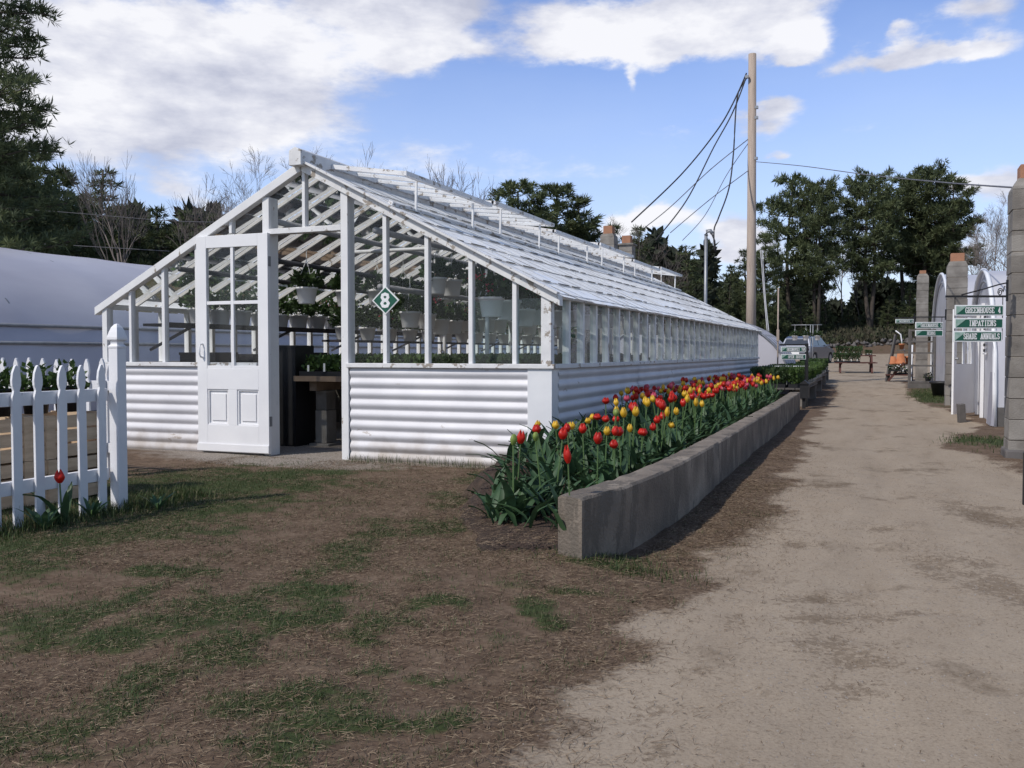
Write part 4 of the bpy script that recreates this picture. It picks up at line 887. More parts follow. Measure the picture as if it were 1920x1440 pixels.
crate_at('wooden apple crate at the frame edge behind the fence, lower of its pair', -5.56,4.30,zc,R(88)); crate_at('wooden apple crate at the frame edge behind the fence, upper of its pair', -5.55,4.29,zc+.302,R(91))
MB_label = MB().box(-5.286,4.84,zc+.12,-5.283,4.93,zc+.17)
def bpot(seed):
    t = thing('nursery_pot', 'x', 'potted plant')
    MB().lathe([(.075,0),(.095,.17),(.10,.17),(.10,.185),(.088,.185),(.08,.15)], 18).build('pot', M['black'], t, True)
    leaf_cluster(230, dome(.13,.20,.16,.1), .045, seed).build('foliage', M['leaf2'], t); return t
bp = [bpot(501), bpot(502)]
for i, (x, y) in enumerate([(-5.50,4.99),(-5.52,4.74),(-5.50,4.42),(-5.55,4.17)]):
    place(bp, i, (x, y, zc+.604), i*1.7, f'bushy green plant in a black nursery pot on the crates, {ORD[i]} from the fence post', 'nursery pots on the crates')
place(bp, 1, (-6.2,5.35,z1(-6.2,5.35)), 1, 'bushy green plant in a black nursery pot on the ground before the back fence', 'nursery pots on the crates', 1.15)
# weeds by the fence
def weed(label, x, y, s, seed):
    t = thing('weed', label, 'weed', (x, y, z1(x, y)))
    r = random.Random(seed); mb = MB()
    for k in range(11):
        a = r.uniform(0,6.28); L = r.uniform(.14,.28)*s; W = .035*s; le = r.uniform(.3,.9)
        def f(u, v): w = W*math.sin(math.pi*min(u*.9+.1,1))*(v-.5); return (math.cos(a)*L*le*u-w*math.sin(a), math.sin(a)*L*le*u+w*math.cos(a), L*u*(1-.4*u))
        mb.sheet(f, 5, 2)
    mb.build('leaves', M['tleaf'], t, True, world=False)
    MB().tube([(0,0,-.02),(0,0,.07*s)], .008, 5).build('stem', M['stem'], t, world=False)
weed('broad-leaved weed at the fence foot below the lone tulip', -4.55, 3.95, 1.0, 61); weed('smaller leafy weed at the fence foot near the post', -4.58, 4.33, .8, 62); weed('tufted weed beside the fence post base', -4.42, 4.72, .7, 63)
weed('large-leaved plant at the near tip of the tulip bed', -2.26, 5.42, .95, 64)

# ------------------------------------------------------------------ plastic tunnels
def tunnel_y(name, label, xc, hw, h, y0, y1, seamzs):   # axis along Y
    t = thing(name, label, 'plastic tunnel', (xc, y0, 0))
    def prof(v):
        a = math.pi*v; return hw*math.cos(a)*(1.0), h*math.sin(a)**.82
    def fn(u, v):
        x, z = prof(v); y = y0+(y1-y0)*u; n_ = 14
        sag = -.016*abs(math.sin(math.pi*u*n_))**.7*(1 if .06 < v < .94 else .3)
        k = 1+sag/hw; return (xc+x*k + .01*math.sin(u*60+v*9), y, max(z*k, -.05))
    MB().sheet(fn, 168, 40).build('film', M['plastic'], t, True)
    rb = MB()
    for i in range(15):
        y = y0+(y1-y0)*i/14; rb.tube([(xc+prof(v)[0]*.9935, y, prof(v)[1]*.9935) for v in np.linspace(.0, 1, 22)], .022, 6)
    rb.build('hoop', M['galv'], t, True)
    bb = MB()
    for z in seamzs:
        v = math.asin(min((z/h)**(1/.82), 1))/math.pi; x = prof(v)[0]
        bb.tube([(xc+x+.012, y0+.05, z), (xc+x+.012, y1-.05, z)], .026, 6)
    bb.build('side_rail', M['galv'], t, True)
    MB().box(xc+hw-.03,y0,-.05,xc+hw+.03,y1,.22).build('baseboard', M['greywood'], t)
    n_ = 24
    MB().add([(xc+prof(i/n_)[0]*.99, y0+.02, prof(i/n_)[1]*.99) for i in range(n_+1)], [tuple(range(n_+1))]).build('end_wall', M['plastic'], t); MB().add([(xc+prof(i/n_)[0]*.99, y1-.02, prof(i/n_)[1]*.99) for i in range(n_+1)], [tuple(range(n_+1))[::-1]]).build('end_wall', M['plastic'], t); return t
tunnel_y('plastic_tunnel', 'long pale grey plastic hoop tunnel behind the picket fences on the left', -14.2, 3.7, 2.82, 5.5, 31, (.62, 1.18, 1.42))
tunnel_y('plastic_tunnel', 'small white plastic hoop tunnel beyond the far end of the greenhouse', -4.75, 2.55, 2.05, 24.2, 27.0, (.5,))
def tunnel_x(label, xg, yc, hw, h, L, zb, door):        # gable end faces the track (-X)
    t = thing('hoop_house', label, 'hoop house', (xg, yc, zb))
    def prof(v): a = math.pi*v; return hw*math.cos(a), h*math.sin(a)**.72
    MB().sheet(lambda u, v: (L*u, prof(v)[0]*(1-.008*abs(math.sin(u*math.pi*8))), prof(v)[1]*(1-.008*abs(math.sin(u*math.pi*8)))), 64, 32).build('film', M['film'], t, True, world=False)
    n_ = 28
    MB().add([(.03, prof(i/n_)[0]*.985, prof(i/n_)[1]*.985) for i in range(n_+1)], [tuple(range(n_+1))]).build('end_wall', M['film'], t, world=False)
    MB().tube([(-.02, prof(v)[0]*1.005, prof(v)[1]*1.005) for v in np.linspace(0,1,30)], .035, 6).build('hoop', M['whitemetal'], t, True, world=False)
    MB().tube([(-.0, prof(v)[0]*.93, prof(v)[1]*.93) for v in np.linspace(0,1,30)], .018, 6).build('inner_hoop', M['galv'], t, True, world=False)
    MB().box(.0,-hw*1.0,-.05,L,-hw*1.0+.04,.28).build('baseboard', M['greywood'], t, world=False)
    sk = MB().sheet(lambda u, v: (-.03-.05*math.sin(u*17)**2*(1-v), -hw*1.0 + .55*u - .06*(1-v), .02+ .75*v), 20, 4)
    sk.build('plastic_skirt', M['plasticdk'], t, True, world=False)
    if door:
        d0, d1, hd_ = door
        fr = MB().box(-.03,d0-.06,0,.02,d0,hd_+.06).box(-.03,d1,0,.02,d1+.06,hd_+.06).box(-.03,d0,hd_,.02,d1,hd_+.06)
        fr.build('door_frame', M['clean'], t, world=False)
        lv = MB(); lv.box(-.015,d0-.52,1.02,.01,d0-.20,1.045).box(-.015,d0-.52,1.66,.01,d0-.20,1.685)
        fo = lv.build('vent_louvre', M['whitemetal'], t, world=False)
        lb = MB()
        for k in range(7): lb.box(-.012,d0-.50,1.06+k*.087,-.004,d0-.22,1.105+k*.087)
        s_ = lb.build('louvre_blade', M['iron'], None); s_.parent = fo
    return t
g4 = tunnel_x('white plastic hoop house with louvred end wall behind the Greenhouse 4 sign', 1.45, 16.7, 2.15, 2.36, 12, 0, (-.05,.75,1.78))
g5 = tunnel_x('farther white plastic hoop house between the two farther block chimneys', 1.28, 25.8, 4.2, 2.98, 12, .02, None)
# the white door of the nearer hoop house, standing open across the track side
def open_door():
    mb = MB(); y0, y1, z1_ = 0, .03, 1.76; w = .78
    def b(xa, za, xb, zb, ya=0, yb=.034): mb.box(xa, ya, za, xb, yb, zb)
    b(-w,.03,-w+.1,z1_); b(-.1,.03,0,z1_); b(-w+.1,.03,-.1,.86); b(-w+.1,z1_-.12,-.1,z1_); b(-w/2-.03,.86,-w/2+.03,z1_-.12); b(-w+.1,1.28,-w/2-.03,1.33); b(-w/2+.03,1.28,-.1,1.33)
    o = mb.build('door', M['clean'], g4, world=False, bevel=.003); o.location = (-.04, .77, 0); o.rotation_euler = (0,0,R(62)); o.matrix_parent_inverse = Matrix.Identity(4)
    g = MB().add([(-w+.1,.016,.86),(-.1,.016,.86),(-.1,.016,z1_-.12),(-w+.1,.016,z1_-.12)], [(0,1,2,3)]).build('door_glass', M['glass'], None); g.parent = o
    k = MB().tube([(-w+.05,-.0,.95),(-w+.05,-.05,.95)], .018, 8).build('knob', M['galv'], None); k.parent = o
open_door()

# ------------------------------------------------------------------ block chimneys
def chimney(label, x, y, w, z0, z1_, flue=.16, fw=.13, wide_cap=False):
    t = thing('block_chimney', label, 'chimney', (x, y, z0)); h = z1_-z0; mb = MB(); n_ = int(h/.2); cw = w/2
    for i in range(n_):
        za, zb = i*h/n_, (i+1)*h/n_-.008; j = random.uniform(-.004,.004)
        mb.box(-cw+j,-cw-j,za,cw+j,cw-j,zb)
    mb.build('blocks', M['block'], t, world=False, bevel=.004)
    MB().box(-cw+.008,-cw+.008,-.1,cw-.008,cw-.008,h-.02).build('mortar', M['concrete'], t, world=False)
    n4 = [(-1,-1),(1,-1),(1,1),(-1,1)]
    pr = [(cw*1.22,h-.008),(cw*1.22,h+.035),(fw+.01,h+.055)] if wide_cap else [(cw,h-.008),(cw*.98,h+.02),(fw+.02,h+.10)]
    vs = [(sx*r,sy*r,z) for r, z in pr for sx, sy in n4]; fs = [(i*4+j,i*4+(j+1)%4,(i+1)*4+(j+1)%4,(i+1)*4+j) for i in range(2) for j in range(4)]+[(3,2,1,0),(8,9,10,11)]
    MB().add(vs, fs).build('cap', M['block'], t, world=False)
    zt = pr[-1][1]; f = MB()
    for a,b,c,d in ((-fw,-fw,fw,-fw+.02),(-fw,fw-.02,fw,fw),(-fw,-fw+.02,-fw+.02,fw-.02),(fw-.02,-fw+.02,fw,fw-.02)): f.box(a,b,zt+.001,c,d,zt+flue)
    f.build('flue', M['flue'], t, world=False, bevel=.004); return t
p = at(1884, 868, 9.15); CH1 = (p.x+.20*.9+.06, p.y+.16)
chimney('tall concrete block chimney at the right edge carrying the iron sign bracket', CH1[0], CH1[1], .40, z1(*CH1)-.02, 2.66, .14)
p = at(1791.5, 760, 18.1); CH2 = (p.x, p.y)
chimney('block chimney with short clay flue behind the Greenhouse 4 sign', p.x, p.y, .36, 0, 2.72, .16, .12)
p = at(1727.5, 723, 28.4); CH3 = (p.x, p.y)
chimney('slender farther block chimney beside the wooden shelf rack', p.x, p.y, .33, .0, 3.36, .10, .09)
for px, py, fy, d, w in [(1141,447,432,26,.40),(1175,461,447,27.5,.40)]:
    p = at(px, py, d); chimney('concrete block chimney with wide cap behind the greenhouse roof' if px > 1150 else 'concrete block chimney with clay flue rising just left of its wide-capped twin', p.x, p.y, w, 0, p.z, .22, .13, px > 1150)
# lower stone footing at the first chimney
t = thing('stone_footing', 'low rough brick and stone footing under the right-edge chimney', 'footing', (CH1[0]-.02, CH1[1]-.12, z1(*CH1)))
MB().box(-.21,-.12,-.1,.25,.3,.09).build('footing', M['stone'], t, world=False, bevel=.02)

# ------------------------------------------------------------------ hanging signs
def board(root, text, xc, y, z0, w, h, lh, lw, tx=0.04):
    b = MB().box(xc-w/2, y, z0, xc+w/2, y+.018, z0+h).build('board', M['signwhite'], root, world=False, bevel=.002)
    m_ = .012*h/.10
    a = MB().box(xc-w/2+m_, y-.003, z0+m_, xc+w/2-m_, y-.0005, z0+h-m_).build('green_face', M['green'], None); a.parent = b
    cx = xc-w/2+m_
    c = MB().prism([(cx, y-.0032, z0+h-m_), (cx, y-.0032, z0+m_), (cx+h*.95, y-.0032, z0+h-m_)], (0,-.002,0)).build('pale_corner', M['signpale'], None); c.parent = b
    l = lettering(text, xc + w*tx, z0+(h-lh)/2, lh, y-.0035, lw, .12, gap=.22, dep=.003).build('lettering', M['signwhite'], None); l.parent = b
    return b
# bracket arm on the right-edge chimney and three boards
d1 = 9.0
def W2(px, py, d=d1): return at(px, py, d)
bl = W2(1790,600); br_ = W2(1882,600); ang = math.atan2(br_.y-bl.y, br_.x-bl.x)
s4 = thing('hanging_sign', 'three green boards reading Greenhouse 4, Impatiens and Shade Annuals on an iron bracket', 'hanging sign', ((bl.x+br_.x)/2, (bl.y+br_.y)/2, 0), ang - R(2))
ppm = FPX/d1; Z = lambda py: HC+(HOR-py)/ppm
wd = 90/ppm
X = lambda px: (px-1836)/ppm
for txt, ya_, yb_, lw in [('GREENHOUSE 4',572,592,.38),('IMPATIENS',596.5,616,.40),('SHADE ANNUALS',620.5,641,.35)]:
    board(s4, txt, X({572:1834.5,596.5:1834,620.5:1832.5}[ya_]), 0, Z(yb_), wd, Z(ya_)-Z(yb_), .055, lw, .07)
br = MB()
xr = X(1886); xl = X(1773)
br.bar((xl,.01,Z(556)),(xr,.01,Z(556)),.02,.02); br.bar((xr,.012,Z(525)),(xr,.012,Z(565)),.025,.012)
br.tube([(X(1802),.01,Z(553)),(X(1840),.01,Z(543)),(X(1870),.01,Z(534)),(X(1884),.01,Z(531))], .007, 5)
sp = [(X(1873)+.028*math.cos(a)*(1-a/14), .01, Z(548)+.040*math.sin(a)*(1-a/14)) for a in np.linspace(0, 10.5, 34)]
br.tube([(X(1885),.01,Z(540)),(X(1881),.01,Z(537))]+sp, .005, 5)
br.build('bracket', M['iron'], s4, world=False)
ch = MB()
for px in (1790, 1878): ch.tube([(X(px),.009,Z(557)),(X(px),.009,Z(637))], .0045, 4)
ch.build('hanger', M['iron'], s4, world=False)
def far_sign(label, texts, pxl, pxr, rows, d, post, tx=.06, lws=(.40,.40)):
    c = at((pxl+pxr)/2, 600, d); k = FPX/d; a = at(pxl,600,d); b = at(pxr,600,d)
    t = thing('hanging_sign', label, 'hanging sign', (c.x, c.y, 0), math.atan2(b.y-a.y, b.x-a.x))
    zz = lambda py: HC+(HOR-py)/k; xx = lambda px: (px-(pxl+pxr)/2)/k
    for (ya_, yb_), tx_, lw in zip(rows, texts, lws):
        h = zz(ya_)-zz(yb_); board(t, tx_, 0, 0, zz(yb_), (pxr-pxl)/k, h, h*.52, lw, tx)
    mb = MB(); 
    for q in post: mb.bar((xx(q[0]),.03,zz(q[1])), (xx(q[2]),.03,zz(q[3])), q[4], q[4])
    mb.build('bracket', M['iron'], t, world=False); return t, xx, zz
far_sign('two green boards reading Greenhouse 5 and Herbs hung from the middle chimney', ['GREENHOUSE 5','HERBS'], 1715.5, 1767, [(604,616),(619,630.5)], 17.2, [(1712,594.5,1774,594.5,.02),(1766,594,1766,618,.008),(1717,594,1717,618,.008),(1773,580,1773,600,.02)], .07)
far_sign('single far green board reading Greenhouse 6 on the slender chimney', ['GREENHOUSE 6'], 1678, 1712, [(598.5,606)], 27.2, [(1676,596,1716,596,.03),(1714,588,1714,604,.03)], .06, (.42,))
t, xx, zz = far_sign('two green boards reading Greenhouses 7&8 and Open House on a dark post', ['GREENHOUSES 7&8','OPEN HOUSE'], 1464, 1511, [(650,660),(664,674)], 17.6, [(1462,646.5,1515,646.5,.03)], .09, (.30,.42))
MB().box(xx(1511.5),.01,-.05,xx(1516),.09,zz(644)).build('post', M['iron'], t, world=False)
bx_ = thing('post_box', 'dark box fixed low at the far end of the kerb wall beside the sign post', 'box', (at(1508,740,17.2).x, at(1508,740,17.2).y, 0))
MB().box(-.07,-.08,.20,.09,.08,.46).prism([(-.085,-.10,.461),(.105,-.10,.461),(.01,-.10,.54)],(0,.2,0)).box(-.03,-.03,-.05,.03,.03,.199).build('box', M['iron'], bx_, world=False)
st_ = thing('wooden_stub', 'short weathered post stub standing by the hoop house door', 'post', (at(1805,785,14.1).x, at(1805,785,14.1).y, 0), .3)
o = MB().box(-.05,-.05,-.1,.05,.05,.27).build('stub', M['greywood'], st_, world=False, bevel=.008); o.rotation_euler = (R(5), R(-6), 0)
bk = thing('planter_tub', 'dark tub at the foot of the middle chimney', 'tub', (at(1768,728,21.5).x, at(1768,728,21.5).y, 0))
MB().lathe([(.20,0),(.26,.32),(.29,.33),(.29,.38),(.25,.38),(.23,.30)],20).build('tub', M['iron'], bk, True, world=False); MB().lathe([(.24,.31),(.01,.34)],16).build('soil', M['soil'], bk, world=False)
rl = thing('dark_stake', 'dark stake at the right edge of the track', 'stake', (gr(1919,945).x+.03, gr(1919,945).y, z1(gr(1919,945).x, gr(1919,945).y)))
MB().box(-.02,-.02,-.05,.02,.02,.36).prism([(-.02,-.02,.361),(.02,-.02,.361),(0,-.02,.39)],(0,.04,0)).build('stake', M['iron'], rl, world=False)

# ------------------------------------------------------------------ display furniture down the track
# shelf rack
c = at(1729, 714, 26.2); zg_ = tz(c.x, c.y)
t = thing('shelf_rack', 'dark wooden open shelf rack standing in front of the far hoop house', 'shelf rack', (c.x, c.y, zg_), -.12)
for sx in (-1,1):
    for sy in (-.17,.17): MB().box(sx*.33-.025,sy-.025,0,sx*.33+.025,sy+.025,1.68).build('upright', M['greywood'], t, world=False)
for z in (.16,.62,.98,1.30,1.62): MB().box(-.304,-.2,z,.304,.2,z+.045).build('shelf', M['greywood'], t, world=False)
MB().box(-.304,-.19,-.02,.304,.17,.159).build('base_board', M['greywood'], t, world=False)
t = thing('potted_plant', 'small grey-leaved plant on the bottom shelf of the rack', 'potted plant', (c.x+.16, c.y, zg_+.206))
MB().lathe([(.07,0),(.09,.12),(.08,.12)],14).build('pot', M['black'], t, world=False); leaf_cluster(60, dome(.12,.12,.12), .05, 71).build('foliage', M['leaf'], t, world=False)
# A-frame plant stand with terracotta pots
c = at(1684, 706, 30.5); zs_ = tz(c.x, c.y)
t = thing('plant_stand', 'leaning A-frame timber stand of terracotta pots and small plants', 'plant stand', (c.x, c.y, zs_), -.1)
MB().bar((-.34,-.25,0),(-.10,.05,1.55),.06,.06).build('leg', M['greywood'], t, world=False); MB().bar((-.34,.35,0),(-.10,.05,1.5),.06,.06).build('leg', M['greywood'], t, world=False)
MB().bar((.40,-.25,0),(.42,-.0,1.2),.06,.06).build('leg', M['whitemetal'], t, world=False); MB().bar((.40,.35,0),(.38,.05,1.5),.06,.06).build('leg', M['greywood'], t, world=False)
MB().bar((-.27,-.30,0.02),(.2,-.28,.62),.05,.07).build('brace', M['redwood'], t, world=False)
MB().box(-.36,-.27,.52,.44,.28,.56).build('shelf', M['greywood'], t, world=False); MB().box(-.36,-.3,.20,.44,.3,.24).build('shelf', M['redwood'], t, world=False)
MB().tube([(-.10,.05,1.68),(.06,.04,1.55),(.12,.03,1.15),(.20,.02,.95)], .022, 6).build('white_pipe', M['whitemetal'], t, True, world=False)
def terra(label, dx, dy, dz, s, plant=False, inv=False):
    q = thing('terracotta_pot', label, 'terracotta pot', (c.x+dx, c.y+dy, zs_+dz)); q.scale = (s,)*3
    pr = [(.10,0),(.14,.25),(.165,.25),(.165,.32),(.145,.32),(.13,.24)]
    if inv: pr = [(.165,0),(.165,.07),(.14,.07),(.10,.34),(.02,.34)]
    MB().lathe(pr, 18).build('pot', M['terra'], q, True, world=False)
    if plant: leaf_cluster(50, dome(.13,.16,.3), .06, 81).build('foliage', M['leaf2'], q, world=False)
terra('smaller upturned terracotta pot at the left of the stand', -.16, -.1, .562, .78, inv=True); terra('large upturned terracotta pot in the middle of the stand', .07, -.08, .562, 1.05, inv=True)
terra('pale terracotta pot with a sprout high on the stand', .10, .0, 1.06, .58, True); terra('terracotta pot half hidden behind the white leg of the stand', .33, .08, .562, .85)
MB_ = MB().bar((-.05,.02,1.03),(.38,.02,1.03),.24,.03); MB_.build('top_shelf', M['greywood'], t, world=False)
def far_flowers(label, x, y, z, w, d, seed, m):
    q = thing('flower_tray', label, 'plant tray', (x, y, z)); MB().box(-w/2,-d/2,0,w/2,d/2,.05).build('tray', M['black'], q, world=False)
    def fn(r): return (r.uniform(-w/2,w/2), r.uniform(-d/2,d/2), .05+r.uniform(0,.16)), r.normal(size=3)
    leaf_cluster(120, fn, .06, seed).build('foliage', M['leaf'], q, world=False); leaf_cluster(30, fn, .05, seed+1).build('blossom', M[m], q, world=False)
far_flowers('tray of small pale flowers hung below the terracotta pots', c.x+.03, c.y-.34, zs_+.34, .62, .12, 91, 'signwhite'); far_flowers('tray of small plants on the lowest shelf of the pot stand', c.x+.1, c.y-.15, zs_+.241, .5, .2, 95, 'signwhite')
# picnic table with trays of plants
c = at(1604, 697, 38); zt_ = tz(c.x, c.y)-.02
t = thing('picnic_table', 'dark red picnic table set out with trays of green plants', 'picnic table', (c.x, c.y, zt_), .06)
for k in range(5): MB().box(-.76,-.37+k*.15,.70,.76,-.37+k*.15+.14,.74).build('top_plank', M['redwood'], t, world=False)
for s in (-1,1):
    MB().box(-.80,s*.72-.13,.41,.80,s*.72+.13,.45).build('seat', M['redwood'], t, world=False)
    for x in (-.60,.60):
        MB().bar((x,s*.78,0),(x,s*.28,.695),.14,.07,up=(1,0,0)).build('leg', M['redwood'], t, world=False)
for x in (-.55,.55): MB().box(x-.02,-.78,.36,x+.02,.78,.409).build('cross_beam', M['redwood'], t, world=False); MB().box(x-.02,-.37,.65,x+.02,.37,.699).build('cross_beam', M['redwood'], t, world=False)
def big_tray(seed, w=.5, d=.3, h=.30):
    q = thing('plant_tray', 'x', 'plant tray')
    mb = MB().box(-w/2,-d/2,0,w/2,d/2,.07); mb.build('tray', M['black'], q)
    def fn(r): return (r.uniform(-w/2,w/2)*1.05, r.uniform(-d/2,d/2)*1.05, .06+h*r.random()**.7), (r.normal()*.4,r.normal()*.4,1)
    leaf_cluster(480, fn, .055, seed).build('foliage', M['leaf2' if seed % 2 else 'leaf'], q)
    MB().box(-.1,-d/2-.012,.05,-.075,-d/2-.008,.14).box(.12,-d/2-.012,.05,.145,-d/2-.008,.13).build('plant_label', M['label'], q); return q
btp = [big_tray(601), big_tray(602), big_tray(604)]
for i, x in enumerate((-.56,-.06)): place(btp[1:], i, (c.x+x, c.y-.72, zt_+.452), .06, f'dark green plant tray on the near seat of the picnic table, {ORD[i]} from left', 'plant trays on the picnic table')
for i, x in enumerate((-.5,.02,.5)): place(btp[1:], i, (c.x+x, c.y-.12, zt_+.742), .06, f'dark green plant tray on the picnic table top, {ORD[i]} from left', 'plant trays on the picnic table', .95 if i < 2 else .55)
# low display bench along the track beyond the wall, trays of green plants
def low_bench(label, y0, y1, x0a, x1a):
    y = (y0+y1)/2; t = thing('display_bench', label, 'bench', ((x0a+x1a)/2, y, 0)); z = tz(-2, y)
    mb = MB(); n_ = 7
    for i in range(n_): mb.box(x0a+(x1a-x0a)*i/n_, y0, z+.33, x0a+(x1a-x0a)*(i+1)/n_-.015, y1, z+.36)
    mb.build('bench_top', M['greywood'], t)
    for yy in (y0+.25, y1-.25):
        for xx in (x0a+.12, x1a-.12): MB().box(xx-.09,yy-.09,z-.1,xx+.09,yy+.09,z+.329).build('leg', M['block'], t)
    return z+.361
k_ = 0
for b_, (y0, y1) in enumerate([(18.6,22.2),(22.6,26.2),(26.6,30.2),(30.6,33.8)]):
    sh = -.10*b_*1.2; zz_ = low_bench(f'low grey display bench of green plants beside the track, {ORD[b_]} beyond the sign post', y0, y1, -2.75+sh, -1.42+sh)
    for r_ in range(int((y1-y0-.2)/.52)):
        for c_ in range(3 if b_ < 2 else 2):
            o = place(btp, k_, (-1.60-c_*.36+sh, y0+.35+r_*.52, zz_), R(90)+random.uniform(-.05,.05), f'plant tray on the {ORD[b_]} display bench, {ORD[r_]} along, {ORD[c_]} line from the track', 'plant trays on the display benches', 1.0); k_ += 1
wb = thing('white_table', 'low white board table behind the tulips beyond the greenhouse end', 'table', (at(1478,690,20).x, at(1478,690,20).y, 0), .1)
MB().box(-.46,-.3,.70,.46,.3,.76).build('table_top', M['whitemetal'], wb, world=False, bevel=.005)
for sx in (-.4,.4):
    for sy in (-.24,.24): MB().box(sx-.03,sy-.03,0,sx+.03,sy+.03,.699).build('leg', M['greywood'], wb, world=False)
# basket stand
c = at(1516, 690, 38.5); zb_ = tz(c.x, c.y)
t = thing('basket_stand', 'thin metal T-shaped stand for hanging baskets in front of the car', 'basket stand', (c.x, c.y, zb_))
MB().tube([(.06,0,0),(.06,0,1.98)], .022, 6).tube([(.16,0,0),(.16,0,1.98)], .022, 6).build('upright', M['galv'], t, True, world=False)
MB().tube([(-.70,0,1.98),(.52,0,1.98)], .02, 6).build('crossbar', M['galv'], t, True, world=False)
for i, (dx, k) in enumerate([(-.56,1),(-.12,0),(.34,3)]): place(hb, k, (c.x+dx, c.y-.02, zb_+1.34), i, f'hanging basket on the metal stand by the car, {ORD[i]} from the left', 'baskets on the metal stand', 1.0)
# hatchback seen from behind
def car(label, p, rz):
    t = thing('parked_car', label, 'car', p, rz)
    # side outline in YZ (Y forward)
    low = [(-2.1,.32),(-2.14,.60),(-2.06,.86),(-1.9,.93),(.75,.95),(1.75,.80),(2.08,.66),(2.12,.34),(1.78,.26),(1.70,.45),(1.52,.60),(1.22,.62),(1.0,.48),(.92,.26),(-.92,.26),(-1.0,.48),(-1.22,.62),(-1.52,.60),(-1.70,.45),(-1.78,.26)]
    mb = MB()
    def loft(poly, secs):
        n_ = len(poly); vs = []
        for x, ky, kz, z0 in secs: vs += [(x, y*ky, z0+(z-z0)*kz) for y, z in poly]
        fs = [(k*n_+i, k*n_+(i+1)%n_, (k+1)*n_+(i+1)%n_, (k+1)*n_+i) for k in range(len(secs)-1) for i in range(n_)]
        fs += [tuple(range(n_))[::-1], tuple((len(secs)-1)*n_+i for i in range(n_))]; return MB().add(vs, fs)
    loft(low, [(-.86,.975,.97,.6),(-.80,1,1,.6),(.80,1,1,.6),(.86,.975,.97,.6)]).build('body', M['car'], t, world=False, bevel=.03)
    cab = [(-1.98,.90),(-1.72,1.36),(-1.4,1.46),(-.2,1.48),(.25,1.42),(1.05,.92)]
    loft(cab, [(-.80,1,1,.9),(-.62,.965,1,.9),(.62,.965,1,.9),(.80,1,1,.9)]) if False else None
    vs = []; n_ = len(cab)
    for s in (-1, 1):
        for y, z in cab: vs.append((s*(.80-(z-.9)*.30), y, z))
    MB().add(vs, [tuple(range(n_)), tuple(range(2*n_-1, n_-1, -1))]+[(i,i+n_,(i+1)%n_+n_,(i+1)%n_) for i in range(n_)]).build('cabin', M['car'], t, world=False, bevel=.03)
    def quad(a, b, off):
        (y0,z0),(y1,z1_) = a, b; w0 = (.80-(z0-.9)*.3)-.10; w1 = (.80-(z1_-.9)*.3)-.10
        o_ = Vector(off); return MB().add([Vector((-w0,y0,z0))+o_,Vector((w0,y0,z0))+o_,Vector((w1,y1,z1_))+o_,Vector((-w1,y1,z1_))+o_],[(0,1,2,3)])
    quad((-1.93,.985),(-1.75,1.31),(0,-.016,.004)).build('rear_window', M['carglass'], t, world=False); quad((.98,.965),(.30,1.39),(0,.014,.012)).build('windscreen', M['carglass'], t, world=False)
    for s in (-1,1):
        for pl in ([(-1.62,.97),(-1.50,1.36),(-.62,1.40),(-.62,.97)],[(-.54,.97),(-.54,1.40),(.18,1.37),(.82,.97)]):
            MB().prism([(s*(.803-(z-.9)*.30)+s*.006, y, z) for y, z in pl], (s*.004,0,0)).build('side_window', M['carglass'], t, world=False)
        for y in (-1.37,1.37):
            w = MB(); cc = [(s*.60, y+.30*math.cos(a), .30+.30*math.sin(a)) for a in np.linspace(0,2*math.pi,25)[:-1]]
            wo = w.prism(cc, (s*.22,0,0)).build('wheel', M['tyre'], t, world=False)
            ro = MB().prism([(s*.822, y+.19*math.cos(a), .30+.19*math.sin(a)) for a in np.linspace(0,2*math.pi,21)[:-1]], (s*.012,0,0)).build('rim', M['rim'], None); ro.parent = wo
        MB().box(s*.62-.13,-2.155,.66,s*.62+.13,-2.10,.84).build('tail_light', M['lampred'], t, world=False); MB().box(s*.6-.15,2.03,.56,s*.6+.15,2.10,.66).build('headlight', M['lampwhite'], t, world=False)
        MB().box(s*.84,.62,.94,s*1.0,.78,1.05).build('mirror', M['car'], t, world=False)
    MB().box(-.26,-2.165,.50,.26,-2.145,.62).build('number_plate', M['signwhite'], t, world=False); MB().box(-.84,-2.19,.30,.84,-2.06,.46).build('rear_bumper', M['black'], t, world=False, bevel=.02)
    return t
c = at(1514, 672, 51); car('blue-grey hatchback parked beyond the plant benches, seen from behind', (c.x, c.y, tz(c.x,c.y)-.0), R(-14))

# ------------------------------------------------------------------ pole, mast and cables
pb = at(1408, 690, 28.0); tp_ = at(1405.5, 108, 28.0)
t = thing('utility_pole', 'tall bare wooden pole standing beyond the far end of the greenhouse', 'utility pole', (pb.x, pb.y, 0))
MB().tube([(pb.x,pb.y,-.2),(pb.x*.7+tp_.x*.3,pb.y*.7+tp_.y*.3,3),(tp_.x,tp_.y,tp_.z)], .165, 14, .115).build('shaft', M['pole'], t, True)
hw = MB()
for py in (150,206,225,300): q = at(1414 if py != 150 else 1396, py, 27.9); hw.box(q.x-.05,q.y-.05,q.z-.04,q.x+.05,q.y+.05,q.z+.04)
hw.build('bolt_hardware', M['galv'], t)
def cable(label, pts, r, m='wire', name='overhead_cable', sub_=8):
    P_ = [at(*p) for p in pts]; out = []
    for i in range(len(P_)-1):
        a0 = P_[max(i-1,0)]; a1 = P_[i]; a2 = P_[i+1]; a3 = P_[min(i+2,len(P_)-1)]
        for k in range(sub_):
            u = k/sub_; out.append(.5*((2*a1)+(a2-a0)*u+(2*a0-5*a1+4*a2-a3)*u*u+(3*a1-a0-3*a2+a3)*u**3))
    out.append(P_[-1]); tag(MB().tube(out, r, 5).build(name, M[m], smooth=True), label, 'cable')
